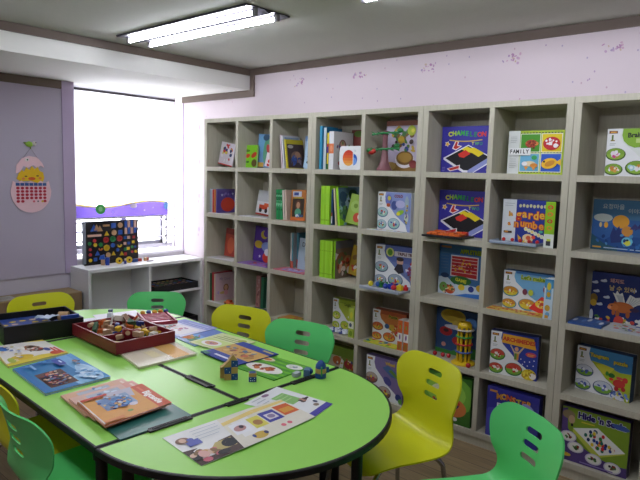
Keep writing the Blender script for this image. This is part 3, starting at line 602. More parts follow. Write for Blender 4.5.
slab('pattern_board', 'yellow board with coloured discs before the orange box', 'puzzle', qx(2.955,3.035,2.20,1.955), SZ[3], .006, 'B8C43A', art_map)
cl = MB(); q = random.Random(2)
for i in range(16):
    cl.torus(.016,.005,mat('D8DCE8' if i%2 else '3A4A8E',.3),12,6,Matrix.Translation((2.985+.025*(i%3),2.53-.0105*i,SZ[3]+.010+.004*(i%2))) @ Matrix.Rotation(q.uniform(-.3,.3),4,'X') @ Matrix.Rotation(q.uniform(0,3),4,'Z'))
tag(cl.build('link_chain',smooth=True), 'blue and white plastic link chain before the olive-green box', 'toy chain')
def art_strip(A):
    for i in range(10): A.ell(.05+.1*i,.5,.04,.3,['C9C24A','8FB04A','5A7AB8','B84A5A','D8D8E8'][i%5],8)
slab('card_strip', 'colourful card strip in front of the pale blue photo box', 'card', qx(2.955,2.995,2.205,1.94), SZ[1], .004, 'D4D8DC', art_strip)
def art_bk(A):
    for i in range(7): A.ell(.1+.13*i,.45+.2*(i%2),.06,.22,['C9CFD8','4A6AA8','6A8AC0'][i%3],8)
slab('thin_booklet', 'blue booklet lying flat left of the winged pig box', 'booklet', qx(2.955,3.10,.955,.80), SZ[2], .012, '3A5A96', art_bk)
slab('thin_booklet', 'pale patterned booklet lying flat before the winged pig box', 'booklet', qx(2.952,3.11,.79,.60), SZ[2], .010, 'B8BEC4', lambda A: A.scat(.5,.5,.42,.4,['C4443A','C9A22E','4A7A3A','E4E4E0','5A6AA8'],30,.06,5))
# yellow tower toy
tw = thing('stacking_tower', 'yellow toy tower with coloured rings on a round base', 'toy', (3.02, 1.535, SZ[3]+.0006))
ym = mat('D8B41E', .35)
MB().lathe([(.066,0),(.068,.006),(.060,.012),(.05,.014)],ym,28).build('base', tw, smooth=True)
for k in range(8):
    a = 2*PI*k/8; MB().tube([(.034*math.cos(a),.034*math.sin(a),.012),(.034*math.cos(a),.034*math.sin(a),.218)],.0075,ym,8).build('column', tw, smooth=True)
for z, c, rr in ((.068,'3A5AA8',.048),(.112,'C8342E',.047),(.155,'3A9A3E',.047),(.195,'C9C2B4',.052)):
    MB().lathe([(.026,z),(rr,z),(rr+.002,z+.003),(rr,z+.007),(.026,z+.007),(.026,z)],mat(c,.35),28).build('ring', tw, smooth=True)
MB().lathe([(.040,.214),(.040,.226),(.034,.232),(.030,.240),(.018,.240),(.018,.214),(.040,.214)],ym,20).build('crown', tw, smooth=True)
for x, y, l in ((3.04,1.73,'leftmost of three'),(3.045,1.68,'middle of three'),(3.05,1.645,'rightmost of three')):
    o = MB().ball((0,0,.013),.013,mat('B82430',.25)).build('toy_ball', loc=(x,y,SZ[3]+.0006),smooth=True); tag(o,'small red ball, %s lying left of the yellow tower' % l,'toy ball','red balls beside the yellow tower')
tag(MB().ball((0,0,.014),.014,mat('B82430',.25)).build('toy_ball', loc=(2.966,1.475,SZ[3]+.0006),smooth=True), 'small red ball at the right foot of the yellow tower', 'toy ball', 'red balls beside the yellow tower')

# -- second unit, top shelf
def art_paint(A):
    A.rect(.0,.0,1,.16,'8A6A34'); A.rect(0,.9,1,1,'8E5A4A'); A.ell(.62,.22,.30,.16,'E0DCE0'); A.ell(.62,.26,.27,.14,'7A5A2A'); A.ell(.62,.27,.22,.10,'A8843A')
    for i in range(48):
        q = random.Random(i); A.ell(.2+.7*q.random(),.4+.45*q.random(),.04+.05*q.random(),.02+.03*q.random(),['3F6E3A','B89A3A','3A4A8A','4A7A3A','4A3A3A','5A7A3A','7A5A34'][i%7],10,q.random()*3)
    A.ell(.82,.80,.13,.10,'A8B83A'); A.ell(.5,.62,.1,.08,'B89A2A'); A.star(.86,.8,.06,'D8D04A',7); A.ell(.9,.14,.12,.08,'8A3A3A'); A.ell(.2,.1,.16,.08,'A88A4A')
game_box('box with a painted flower bowl behind the toy plant', 1, 2.185, 1.955, 3.10, .308, .07, 'B8AFC4', art_paint, '6A3E34')
pl = thing('toy_plant', 'toy plant of green stems in a mauve cone vase on the top shelf', 'toy', (3.012, 2.13, SZ[0]+.0006))
MB().lathe([(.048,0),(.050,.006),(.040,.02),(.024,.06),(.017,.13),(.015,.20),(.019,.236),(.016,.24)],mat('84585E',.35),20).build('vase', pl, smooth=True)
gm_ = mat('2E8A4E',.4)
for z, y0, y1 in ((.224,.085,-.125),(.128,.085,-.12)):
    m = MB().tube([(-.02,y0,z-.006),(-.02,y0*.3,z+.002),(-.02,y1,z+.006)],.0055,gm_,8)
    for k in range(5):
        yy = y0+(y1-y0)*(.1+.2*k); m.tube([(-.02,yy,z),(-.034,yy+.018,z+.012)],[.004,.0015],gm_,6); m.tube([(-.02,yy,z),(-.004,yy-.014,z-.010)],[.004,.0015],gm_,6)
    m.build('stem', pl, smooth=True)
MB().ball((-.035,.075,.112),.021,mat('B82A2A',.35),10,6,1,1,.8).ball((-.04,.055,.117),.015,mat('C8382E',.35),10,6).build('flower', pl, smooth=True)
for c_ in ((-.045,.083,.122),(-.02,-.10,.15),(-.02,-.12,.24)): MB().ball(c_,.022,mat('2A7238',.4),10,6,.5,1,.65).build('leaf', pl, smooth=True)
# round-cornered white box with ball sign
gb = thing('picture_tin', 'small white square case printed with a red and blue ball', 'box', group=None)
def rrect(w_, h_, r, n=6):
    out = []
    for cx, cz, a0 in ((w_/2-r,h_-r,0),(-w_/2+r,h_-r,90),(-w_/2+r,r,180),(w_/2-r,r,270)):
        for i in range(n+1): a = R(a0+90*i/n); out.append((cx+r*math.cos(a), cz+r*math.sin(a)))
    return out
wm_ = mat('E9EAEC',.35); TT = Matrix.Rotation(R(90),4,'X')
m = MB(); m.prism(rrect(.176,.149,.022), -.03, 0, wm_, TT)
A = Art(m, lambda u, v: Vector((-.088+.176*u, 0, .149*v)), (0,-1,0), 1.18)
gr_ = ['C8321E','D2451F','DA5A22','E0762A','E5923A','E8A94A']
A.ell(.43,.50,.27,.335,'E8A94A',30)
for i, c in enumerate(gr_): 
    v0 = .70-.12*i; A.poly([(.43+.27*math.cos(a),.50+.335*math.sin(a)) for a in [math.asin(max(-1,min(1,(v0+.14-.5)/.335)))*1 if False else math.asin(max(-1,(-.335+.67*(5-i)/6)/.335)) + (PI-2*math.asin(max(-1,(-.335+.67*(5-i)/6)/.335)))*k/24 for k in range(25)]], c) if i == 0 else None
for i in range(1,6):
    lo = math.asin(-1+2*(5-i)/6); hi = math.asin(-1+2*(6-i)/6)
    A.poly([(.43+.27*math.cos(lo),.5+.335*math.sin(lo)),(.43+.27*math.cos((lo+hi)/2),.5+.335*math.sin((lo+hi)/2)),(.43+.27*math.cos(hi),.5+.335*math.sin(hi)),(.43-.27*math.cos(hi),.5+.335*math.sin(hi)),(.43-.27*math.cos((lo+hi)/2),.5+.335*math.sin((lo+hi)/2)),(.43-.27*math.cos(lo),.5+.335*math.sin(lo))], gr_[i])
A.rect(.625,.12,.655,.90,'E9EAEC')
A.poly([(.655,.20)]+[(.655+.17*math.cos(a),.43+.24*math.sin(a)) for a in [-PI/2+PI*i/14 for i in range(15)]], '2456B8'); A.poly([(.655,.20)]+[(.655+.15*math.cos(a),.36+.16*math.sin(a)) for a in [-PI/2+PI*i/14 for i in range(15)]], '6F9AE0')
A.ell(.73,.80,.035,.04,'A8B0BC',12); A.ell(.73,.80,.025,.028,'E9EAEC',12)
m.build('case', gb, .002)
place(gb, 2.962, 2.36, SZ[0])
# spine-out books
q = random.Random(33)
def bars(cols): return lambda A: [A.rect(.15,.15+.2*i,.85,.27+.2*i,c) for i, c in enumerate(cols)]
bb = 'books on the top shelf beside the white case'
book('tall blue book with a pale spine edge on the top shelf', 1, 2.618, 2.972, .020, .282, .16, '2E86B0', spine='3A96BC', group=bb)
book('blue folder standing second from the left on the top shelf', 1, 2.593, 2.985, .022, .272, .16, '1F6A98', spine='C4D4DC', group=bb)
book('thin book with a purple and yellow banded spine', 1, 2.563, 2.98, .014, .238, .15, 'C9C23A', spine='D8C43A', spineart=lambda A: (A.rect(0,.45,1,.62,'5A3A8A'),A.rect(0,.0,1,.15,'2E6A3A'),A.rect(0,.62,1,.7,'C8342E')), group=bb)
def art_wf(A): A.ell(.45,.6,.2,.2,'8A6A5A'); A.ell(.45,.66,.12,.1,'C9A08A'); A.scat(.5,.4,.4,.35,['C85A5A','5A6AA8','7A9A5A','8A5A7A'],16,.04,6)
book('thick white binder with an orange spine band', 1, 2.528, 2.975, .040, .246, .20, 'DFE0E2', art_wf, spineart=lambda A: (A.rect(0,.42,1,.68,'D87A4A'),A.ell(.5,.55,.3,.08,'E0926A')), group=bb)
book('dark red and green picture book behind the white binder', 1, 2.43, 3.17, .012, .268, .20, '7A3A34', lambda A: (A.ell(.3,.9,.2,.08,'5A7A2E'),A.ell(.7,.92,.2,.06,'C87A3A')), face=True, lean=-4, group=bb)
# second unit, green sets
gs = ['9CD62E','A4DE3A','94CE2A','A8E040','9CD830','98D22C','A6DC3C','9CD62E']
for i in range(5):
    book('bright green set book standing upright in a row of five', 2, 2.596-.0150*i, 2.972, .0142, .256, .19, gs[i], spine=gs[i], spineart=lambda A: (A.rect(.2,.10,.8,.14,'7FB022'),A.rect(.3,.5,.7,.8,'9AD63A')), group='green set books standing on the second shelf')
book('thin dark blue book between the upright and leaning green books', 2, 2.517, 2.985, .010, .235, .18, '23406E', spine='2A4A7A', spineart=lambda A: (A.rect(0,.05,1,.25,'D8DCE4'),A.rect(0,.25,1,.35,'8A3A2A')))
book('pale green book with cream spine, leaning behind its twin', 2, 2.478, 2.985, .012, .242, .18, 'C9B88A', spine='D8CFA8', roll=-6)
def art_hill(A):
    A.rect(0,.5,1,1,'5A7A8A'); A.ell(.5,.35,.5,.3,'4A7A4A'); A.ell(.55,.6,.2,.2,'A8C4D0'); A.ell(.25,.75,.2,.15,'34506A'); A.ell(.8,.8,.25,.15,'3A5A3A'); A.scat(.4,.4,.4,.4,['6A9A5A','34506A','8AB4C0','3F5A2E'],20,.06,8)
book('bright green book leaning over beside the row of five', 2, 2.453, 2.985, .018, .248, .19, '8CCB22', art_hill, spine='A0DA36', roll=-6)
book('green landscape picture book behind the leaning green books', 2, 2.445, 3.17, .012, .252, .21, '3E6A62', art_hill, face=True, lean=-3)
def art_lime(A): A.ell(.6,.25,.22,.16,'C8503A'); A.ell(.75,.3,.12,.1,'E4E0D8'); A.ell(.4,.6,.3,.2,'A8C86A'); A.ell(.4,.62,.12,.08,'7A9A3A')
book('pale lime picture book leaning at the right of the green books', 2, 2.378, 3.04, .010, .195, .14, '9CBC52', art_lime, face=True, roll=9, lean=-8)
for i in range(7):
    book('bright green set book in the block of seven', 3, 2.604-.0158*i, 2.985, .0152, .250, .20, gs[i], spine=gs[i], spineart=lambda A: (A.rect(0,.10,1,.12,'7FB022'),A.rect(.2,.72,.8,.74,'7FB022')), group='green set books on the third shelf')
def art_frog(A):
    A.rect(0,.8,1,1,'6A6A72'); A.poly([(0,.7),(.25,.62),(0,.5)],'D8D4D0'); A.ell(.35,.45,.3,.25,'8A5A3A'); A.ell(.7,.4,.25,.2,'B88A5A'); A.scat(.55,.35,.4,.3,['C8503A','D8A88A','5A7A4A','6A4A34','E4D8D0','8A3A2A'],34,.06,10); A.ell(.75,.2,.12,.1,'E0DCDC'); A.ell(.9,.12,.1,.1,'C8403A')
book('brown nature picture book closing the block of green books', 3, 2.487, 2.992, .012, .252, .19, '7A6A5A', art_frog, spine='86C41E')
book('yellow-brown picture book leaning behind the nature book', 3, 2.398, 3.13, .012, .20, .17, 'B89A34', lambda A: A.scat(.5,.4,.4,.4,['C8503A','E4DCDC','8A6A3A','D8B83A'],24,.07,13), face=True, roll=8, lean=-6)

# -- first unit books
b1 = 'picture books on the shelf nearest the window'
def art_ladies(A): A.scat(.5,.5,.42,.42,['C83A34','2E3A6A','D8C84A','C84A4A','E4E0E4'],22,.07,14); A.rect(0,0,1,.05,'C83A34')
book('white picture book with red spots, top left cell by the window', 1, 3.695, 3.05, .010, .178, .17, 'D4CCD4', art_ladies, face=True, roll=9, lean=-6, group=b1)
book('pale grey book standing behind the white red-spotted one', 1, 3.60, 3.15, .014, .235, .12, 'B4BCC4', lambda A: A.rect(.2,.5,.8,.8,'8A9AA8'), face=True, lean=-3, group=b1)
book('dark teal thin book left of the lime bug book', 1, 3.502, 3.0, .012, .168, .16, '2A5A5E', spine='2A5A5E', group=b1)
book('white thin book next to the dark teal one', 1, 3.484, 3.005, .012, .165, .16, 'D0CCC4', spine='D8D4CC', group=b1)
def art_bug(A): A.ell(.30,.52,.17,.09,'C8442A',rot=.3); A.ell(.76,.56,.22,.11,'B83A24',rot=.5); A.ell(.3,.25,.12,.05,'3A6A22'); A.ell(.80,.2,.2,.17,'5A4A24'); A.ell(.2,.75,.25,.06,'4A7A22')
book('lime-green picture book with two red beetles', 1, 3.378, 3.03, .012, .168, .145, '7CC226', art_bug, face=True, lean=-4, group=b1)
def art_sky(A): A.ell(.3,.7,.25,.25,'6AA0C8'); A.ell(.6,.5,.22,.4,'5A9A7A'); A.ell(.7,.55,.12,.16,'B84A4A',rot=.4); A.rect(0,0,.5,.14,'C8A04A'); A.ell(.5,.9,.2,.1,'34506A'); A.ell(.9,.95,.15,.1,'B8B45A')
book('tall blue and green picture book leaning in the top middle cell', 1, 3.262, 3.06, .012, .245, .17, '6A94C0', art_sky, face=True, roll=3, lean=-5, group=b1)
book('small red and white book low at the right of the top middle cell', 1, 3.146, 3.00, .010, .10, .08, 'D8D0D4', lambda A: A.scat(.5,.5,.4,.4,['C83A34','3A4A8A'],8,.12,3), face=True, roll=10, lean=-6, group=b1)
book('pale pink book leaning first in the top right cell', 1, 3.012, 3.01, .012, .236, .17, 'CDB9C4', spine='D4C4CC', roll=-6, group=b1)
book('white magazine leaning second in the top right cell', 1, 2.995, 3.012, .012, .232, .18, 'C9CFDA', lambda A: A.rect(.1,.85,.9,.95,'8AA4CC'), spine='D8DAE0', roll=-7, group=b1)
def art_brown(A): A.rect(0,.84,1,1,'C8B82E'); A.rect(.06,.02,1,.84,'4A3A3A'); A.ell(.25,.75,.16,.06,'C4BCB4'); A.ell(.55,.4,.3,.2,'8A6A5A'); A.ell(.62,.45,.16,.14,'B88A6A'); A.ell(.40,.28,.15,.2,'3A5AA8',rot=-.5); A.scat(.55,.25,.35,.2,['3A4A8A','5A4A4A','8A7A8A'],16,.05,9)
book('brown photo magazine with a yellow spine in the top right cell', 1, 2.966, 3.012, .012, .206, .18, 'C8B82E', art_brown, spine='D0C23A', roll=-8, group=b1)
book('wide blue magazine standing behind the brown one', 1, 2.862, 3.17, .010, .236, .18, '9FB4CC', lambda A: A.rect(0,.85,1,1,'7A9AC8'), face=True, lean=-3, group=b1)
book('pale blue book with black marks leaning against the right divider', 1, 2.782, 3.02, .012, .195, .075, 'A8C4DC', lambda A: [A.ell(.5,.2+.2*i,.2,.05,'2A3440') for i in range(4)], face=True, roll=7, lean=-5, group=b1)
book('pale blue thin book at the far left of the second shelf', 2, 3.783, 2.98, .012, .19, .15, '9FB8D0', spine='A8BCD0', group=b1)
book('white thin book second on the second shelf', 2, 3.768, 2.982, .012, .185, .15, 'D8D4DC', spine='DCD8E0', group=b1)
book('red-spined book on the second shelf by the window', 2, 3.751, 2.982, .016, .186, .16, 'B83428', spine='C83A28', group=b1)
book('orange-spined book on the second shelf by the window', 2, 3.733, 2.984, .016, .188, .16, 'C8702E', spine='D07A2E', group=b1)
def art_purple(A): A.rect(.0,.9,1,1,'6A5AA0'); A.ell(.55,.35,.36,.30,'C8402E'); A.star(.25,.75,.07,'C9CFE8'); A.star(.8,.8,.06,'C9CFE8'); A.scat(.5,.78,.4,.1,['8A7AC0','4A3A8A'],8,.05,2)
book('purple picture book with a large red shape on its cover', 2, 3.717, 2.988, .012, .190, .20, '5A4A98', art_purple, spine='5A4A98', group=b1)
def art_truck(A): A.rect(0,.55,1,1,'C2C4C8'); A.rect(.18,.24,.75,.42,'C84A2A'); A.rect(.5,.36,.85,.5,'D8603A'); A.ell(.3,.2,.1,.09,'2A2A2E'); A.ell(.68,.2,.1,.09,'2A2A2E'); A.rect(0,0,1,.07,'A83A2E'); A.ell(.85,.62,.1,.1,'C84A3A')
book('white book with a red truck in the middle cell', 2, 3.295, 3.09, .010, .190, .16, 'DCDCE0', art_truck, face=True, roll=4, lean=-8, group=b1)
for i, (c, n) in enumerate((('2E9A5A','first'),('2A8A50','second'),('35A062','third'))):
    book('green-spined book, %s of three on the second shelf' % n, 2, 3.033-.021*i, 2.99, .019, .214, .17, c, spine=c, spineart=lambda A: A.scat(.5,.5,.2,.4,['8AD0A8','1E6A3E'],10,.03,4), roll=-1.5, group=b1)
book('white thin book leaning right of the green-spined books', 2, 2.965, 2.99, .014, .212, .16, 'D8D0C4', spine='DCD4C8', roll=-4, group=b1)
book('cream book leaning beside the storybook with a girl', 2, 2.947, 2.995, .014, .215, .16, 'D0B8A8', spine='D8C4B4', roll=-4, group=b1)
def art_girl(A): A.rect(0,0,1,.10,'C86A2E'); A.rect(.1,.12,.9,.72,'3A2E22'); A.rect(.1,.78,.7,.95,'C4CCDC'); A.rect(.18,.82,.5,.92,'3A4A8A'); A.ell(.5,.50,.2,.18,'5A3A2A'); A.ell(.5,.5,.12,.11,'B88A6A'); A.ell(.5,.26,.22,.14,'4A9A7A'); A.rect(.2,.72,.8,.76,'B8A83A'); A.scat(.5,.16,.3,.04,['C9CFD8','3A5A8A'],8,.04,2)
book('orange-edged storybook with a girl on the dark cover', 2, 2.852, 3.01, .012, .215, .14, 'B8743A', art_girl, face=True, roll=-2, lean=-5, group=b1)
book('dark spined book at the right end of the second shelf cell', 2, 2.80, 3.09, .03, .205, .08, '3A2E34', lambda A: A.rect(0,.05,1,.3,'C8C83A'), spine='3A2E2E', spineart=lambda A: A.rect(0,.1,1,.3,'A8B83A'), group=b1)
def art_red(A): A.rect(0,.8,1,1,'8A3A34'); A.ell(.5,.4,.3,.3,'D86A4A')
book('red book mostly hidden in the left cell of the third shelf', 3, 3.685, 3.10, .012, .225, .14, 'B84A3A', art_red, face=True, roll=3, lean=-4, group=b1)
def art_moon(A): A.ell(.55,.78,.20,.12,'C8B43A'); A.ell(.66,.82,.16,.10,'5A3A98'); A.ell(.28,.48,.24,.11,'D8B83A'); A.ell(.75,.45,.3,.14,'8AA0D8'); A.ell(.78,.15,.22,.14,'D8402E'); A.ell(.8,.30,.16,.1,'E4E4EC'); A.star(.4,.15,.05,'E4E4EC'); A.star(.8,.92,.05,'8A7AC8')
book('purple night-sky picture book with yellow moons', 3, 3.315, 3.10, .012, .27, .19, '5A3A98', art_moon, face=True, roll=3, lean=-4, group=b1)
def art_flatp(A): A.scat(.5,.5,.45,.4,['8A4AA8','C8508A','D88A5A','5A5AB8','C8403A'],20,.09,3)
slab('thin_booklet', 'purple and pink booklet flat under the night-sky book', 'booklet', qx(2.955,3.09,3.42,3.10), SZ[2], .006, '8A6AB0', art_flatp)
slab('paper_sheet', 'white paper lying flat in the left cell of the third shelf', 'paper', qx(2.952,3.08,3.79,3.48), SZ[2], .004, 'D4D4D4')
slab('paper_sheet', 'grey paper edge behind the white paper on the third shelf', 'paper', qx(3.085,3.12,3.76,3.50), SZ[2], .006, '8A7A74')
slab('paper_sheet', 'white patterned paper under the red truck book', 'paper', qx(2.952,3.06,3.41,3.13), SZ[1], .004, 'CFCFD4', lambda A: A.scat(.5,.5,.45,.4,['9AA4B4','B4BCC8'],12,.1,2))
slab('paper_sheet', 'white paper under the purple book on the second shelf', 'paper', qx(2.952,2.974,3.78,3.52), SZ[1], .004, 'D4D0D0')
slab('paper_sheet', 'orange and white paper before the girl storybook', 'paper', qx(2.952,2.985,2.97,2.83), SZ[1], .003, 'C8A08A')
book('white book with a teal spine in the right cell of the third shelf', 3, 2.985, 3.10, .030, .258, .10, 'C4CCD0', spine='D0D0CC', spineart=lambda A: (A.rect(0,.0,1,.2,'B85A4A'),A.rect(.5,.2,1,1,'5A98A8')), group=b1)
book('teal book behind the pale blue book with a curl mark', 3, 2.945, 3.12, .020, .262, .09, '3A7A8E', spine='4A8A9E', spineart=lambda A: A.rect(0,0,1,.25,'A83A34'), group=b1)
def art_d(A): A.text('D',.35,.8,.2,'2A2E3A',bold=.01); A.ell(.8,.4,.3,.3,'6A3A44'); A.ell(.78,.4,.16,.16,'A8BCCC')
book('pale blue book with a dark curl mark on its cover', 3, 2.855, 3.09, .012, .225, .13, 'AFC4D4', art_d, face=True, roll=2, lean=-4, group=b1)
slab('thin_booklet', 'red and lilac booklet flat in the right cell of the third shelf', 'booklet', qx(2.955,3.08,3.03,2.735), SZ[2], .006, 'C8687A', lambda A: (A.rect(.2,.1,.8,.8,'A89AD0'),A.scat(.5,.5,.3,.3,['D8C8E4','C8403A'],10,.09,7)))
def art_pink(A): A.text('My', .3,.8,.14,'A88AA8'); A.text('Diary',.62,.78,.13,'A88AA8'); A.ell(.55,.45,.14,.14,'9A6A4A'); A.ell(.55,.46,.09,.09,'D8A88A'); A.ell(.4,.28,.18,.05,'C8A86A'); A.ell(.55,.28,.1,.1,'D89AA8'); A.ell(.15,.3,.05,.06,'B89AC8')
book('dark green thin book left of the pink diary cover', 4, 3.782, 2.985, .016, .225, .17, '2E5A3A', spine='2E5A3A', group=b1)
book('pale thin book at the far left of the fourth shelf', 4, 3.7915, 2.98, .003, .225, .15, 'C8D4C0', spine='C8D4C0', group=b1)
book('red book standing behind the pink diary cover', 4, 3.757, 2.99, .022, .234, .19, 'A83038', spine='B8343C', group=b1)
book('pink picture book with a small brown-haired figure on the cover', 4, 3.735, 2.99, .016, .222, .20, 'D0B0BC', art_pink, spine='CFC0A8', group=b1)
fx = thing('toy_car', 'orange toy car lying before the pink book', 'toy', (2.985, 3.545, SZ[3]+.0006))
MB().box(-.02,.02,-.045,.045,.008,.026,mat('C8602A',.35)).box(-.016,.016,-.02,.025,.026,.042,mat('B84A28',.35)).build('body', fx, .004)
for a in (-.028,.028): MB().tube([(-.022,a,.010),(.022,a,.010)],.010,mat('3A2A22',.5),12).build('wheel', fx, smooth=True)
slab('paper_sheet', 'white paper lying before the pink book on the fourth shelf', 'paper', qx(2.952,2.982,3.78,3.60), SZ[3], .003, 'D4D4D4')
book('pink-spined book in the middle cell of the fourth shelf', 4, 3.345, 3.10, .045, .25, .10, 'B87A74', spine='B8807A', spineart=lambda A: A.scat(.5,.5,.3,.45,['8A5A5A','D0A8A0'],12,.03,3), roll=2, group=b1)
book('dark green book beside the pink-spined one', 4, 3.298, 3.10, .030, .245, .10, '3A7A5A', spine='3A7A5A', roll=2, group=b1)
book('pale grey-green book at the right of the middle cell', 4, 3.255, 3.12, .030, .25, .08, 'A8BCB0', spine='B0C0B4', roll=2, group=b1)
slab('thin_booklet', 'dark blue booklet flat in the middle cell of the fourth shelf', 'booklet', qx(2.96,3.08,3.35,3.10), SZ[3], .008, '3A4A6A', lambda A: A.ell(.3,.5,.2,.3,'4A8AB8'))
book('yellow and blue book edge at the right of the fourth shelf', 4, 2.77, 3.13, .012, .20, .09, 'C8B83A', lambda A: A.rect(0,0,1,.35,'5A8AB0'), face=True, lean=-4, group=b1)
slab('thin_booklet', 'orange and yellow booklet flat at the right of the fourth shelf', 'booklet', qx(2.96,3.09,2.98,2.75), SZ[3], .010, 'C88A3A', lambda A: A.scat(.5,.5,.4,.4,['C8B83A','A84A2E','5A8A4A'],14,.1,3))
book('mauve book low in the bottom left cell', 5, 3.70, 3.02, .04, .23, .15, '7A6A8A', lambda A: A.scat(.5,.6,.4,.3,['C8A86A','8A5A4A','4A5A7A'],12,.08,3), spine='6A5A5A', spineart=lambda A: A.rect(0,.6,1,.8,'C8A83A'), group=b1)

# ------------------------------------------------------------------ white cabinet under the window
wc = mat('E2E4E6', .4, .02)
CX0, CX1, CY0, CY1, CZ = 2.180, 3.252, 4.236, 4.522, .700
cab = thing('cube_cabinet', 'white open cabinet standing under the window', 'cabinet', (CX0, CY0, 0))
L, D = CX1-CX0, CY1-CY0
MB().box(0,L,0,D,CZ-.026,CZ,wc).build('top_board', cab, .0015)
MB().box(0,.022,0,D,0,CZ-.0265,wc).build('side_panel', cab, .001); MB().box(L-.022,L,0,D,0,CZ-.0265,wc).build('side_panel', cab, .001)
MB().box(L/2-.01,L/2+.01,0,D-.01,.02,CZ-.0265,wc).build('divider', cab, .001)
MB().box(.0225,L-.0225,D-.009,D-.001,.0,CZ-.0265,wc).build('back_panel', cab)
MB().box(.0225,L-.0225,0,D-.0095,.0,.0195,wc).build('bottom_board', cab)
MB().box(L/2+.0105,L-.0225,.002,D-.0095,.415,.435,wc).build('shelf_board', cab, .001)
for z, lab in ((.4352,'shallow black tray of small coloured pieces inside the white cabinet'),(.0202,'black tray on the bottom of the white cabinet')):
    tr = tray_open('shape_tray', lab, 2.765, 3.215, 4.25, 4.50, z, .058 if z > .1 else .16, '1B1B1D', .006)
    if z > .1:
        bm = MB().box(-.215,.215,-.115,.115,.0062,.046,mat('26262A',.5))
        q = random.Random(8)
        A = Art(bm, lambda u, v: Vector((-.215+.43*u, -.115+.23*v, .046)), (0,0,1), 1.87)
        for i in range(9):
            for j in range(4): A.ell(.08+.105*i,.14+.24*j,.035,.07,['3A6AC0','C8B83A','C84A3A','C8A88A','3A8A4A'][q.randrange(5)],8)
        bm.build('insert_board', tr)
# shape board leaning on the window and the toys in front
sb = thing('shape_board', 'black board filled with coloured wooden shapes, propped against the window', 'toy', (2.515, 4.462, CZ+.0006), R(2))
bm = MB(); bw, bh, bt = .475, .345, .052
bm.box(-bw/2,bw/2,0,bt,0,bh,mat('1E1D22',.5)); bm.build('board', sb, .002)
MB().box(-bw/2-.004,-bw/2,-.001,bt,0,bh,mat('7E8A90',.4)).build('side_strip', sb)
MB().box(-bw/2-.02,bw/2,-.012,-.0006,0,.012,mat('1A1A1E',.5)).build('ledge', sb)
cols = {'b':'2E5CB8','t':'C8A078','y':'D8B82A','r':'B8343A','g':'2E8A4E','o':'C8702E','p':'D8B0A0'}
def shp(kind, u, v, s, c, s2=None):
    m = MB(); T = Matrix.Translation((-bw/2+bw*u, -.0003, bh*v)) @ Matrix.Rotation(R(90),4,'X')
    mm = mat(cols[c], .45)
    if kind == 'c': m.lathe([(s,0),(s,.008)], mm, 18, T)
    elif kind == 'q': m.prism([(-s,-(s2 or s)),(s,-(s2 or s)),(s,s2 or s),(-s,s2 or s)],0,.008,mm,T)
    elif kind == 't': m.prism([(-s,-s*.8),(s,-s*.8),(0,s)],0,.008,mm,T)
    elif kind == 'r': m.lathe([(s*.58,0),(s,0),(s,.009),(s*.58,.009),(s*.58,0)], mm, 20, T)
    elif kind == 'h': m.prism([(s*math.cos(PI+PI*i/10),s*math.sin(PI+PI*i/10)) for i in range(11)]+[(s*.5*math.cos(2*PI-PI*i/10),s*.5*math.sin(2*PI-PI*i/10)) for i in range(11)],0,.008,mm,T)
    m.build('shape_piece', sb)
for a in (('t',.14,.85,.030,'b'),('t',.19,.86,.026,'t'),('t',.25,.83,.024,'t'),('q',.37,.90,.028,'t',.008),('q',.505,.89,.020,'b'),('c',.635,.89,.022,'t'),('q',.15,.68,.058,'p',.009),
    ('t',.375,.71,.020,'y'),('c',.515,.72,.022,'t'),('q',.635,.72,.018,'b'),('q',.745,.90,.011,'b',.03),('q',.805,.90,.011,'p',.03),('q',.865,.90,.010,'b',.03),('q',.93,.90,.011,'p',.03),
    ('q',.745,.75,.011,'p',.028),('q',.805,.75,.011,'b',.028),('q',.865,.75,.011,'p',.028),('q',.93,.75,.010,'b',.022),
    ('c',.06,.50,.014,'g'),('c',.15,.56,.014,'r'),('r',.36,.56,.024,'r'),('r',.49,.57,.024,'g'),('r',.62,.57,.024,'r'),('q',.73,.58,.011,'b'),('q',.80,.58,.012,'p'),('q',.90,.58,.011,'r'),
    ('c',.16,.46,.015,'y'),('c',.26,.46,.016,'g'),('r',.37,.37,.025,'y'),('c',.49,.42,.018,'b'),('h',.62,.42,.022,'y'),('q',.725,.44,.011,'p'),('q',.80,.44,.011,'b'),('q',.89,.46,.011,'y'),
    ('c',.07,.36,.012,'r'),('c',.07,.24,.013,'r'),('c',.07,.11,.014,'y'),('h',.26,.37,.018,'o'),('q',.73,.30,.012,'g'),('q',.79,.31,.012,'y'),('c',.87,.34,.011,'g'),('c',.93,.34,.009,'b'),('c',.87,.22,.011,'r'),('c',.94,.22,.012,'y'),
    ('t',.20,.26,.02,'b'),('t',.5,.22,.018,'y'),('t',.66,.2,.018,'y'),('c',.58,.30,.014,'b'),('q',.73,.18,.012,'r'),('c',.40,.2,.02,'t'),('q',.16,.12,.014,'b')): shp(*a)
def toy(name, label, loc, build, rz=0, group='wooden toys in front of the shape board', cat='toy'):
    m = MB(); build(m); o = m.build(name, smooth=True, ang=.5); o.location = loc; o.rotation_euler = (0,0,rz); return tag(o, label, cat, group)
hs = thing('block_house', 'small house of blue and tan blocks before the shape board', 'toy', (2.405, 4.385, CZ+.0006), R(-35), 'wooden toys in front of the shape board')
MB().box(-.034,-.006,-.016,.016,0,.045,mat('C8A078',.5)).build('block', hs, .001); MB().box(0,.028,-.018,.018,0,.062,mat('2A4AA8',.4)).build('block', hs, .001)
MB().prism([(-.05,.047),(-.002,.047),(-.012,.085),(-.04,.075)],-.018,.018,mat('2E5CB8',.4),Matrix.Rotation(R(90),4,'X')).build('roof', hs, .001)
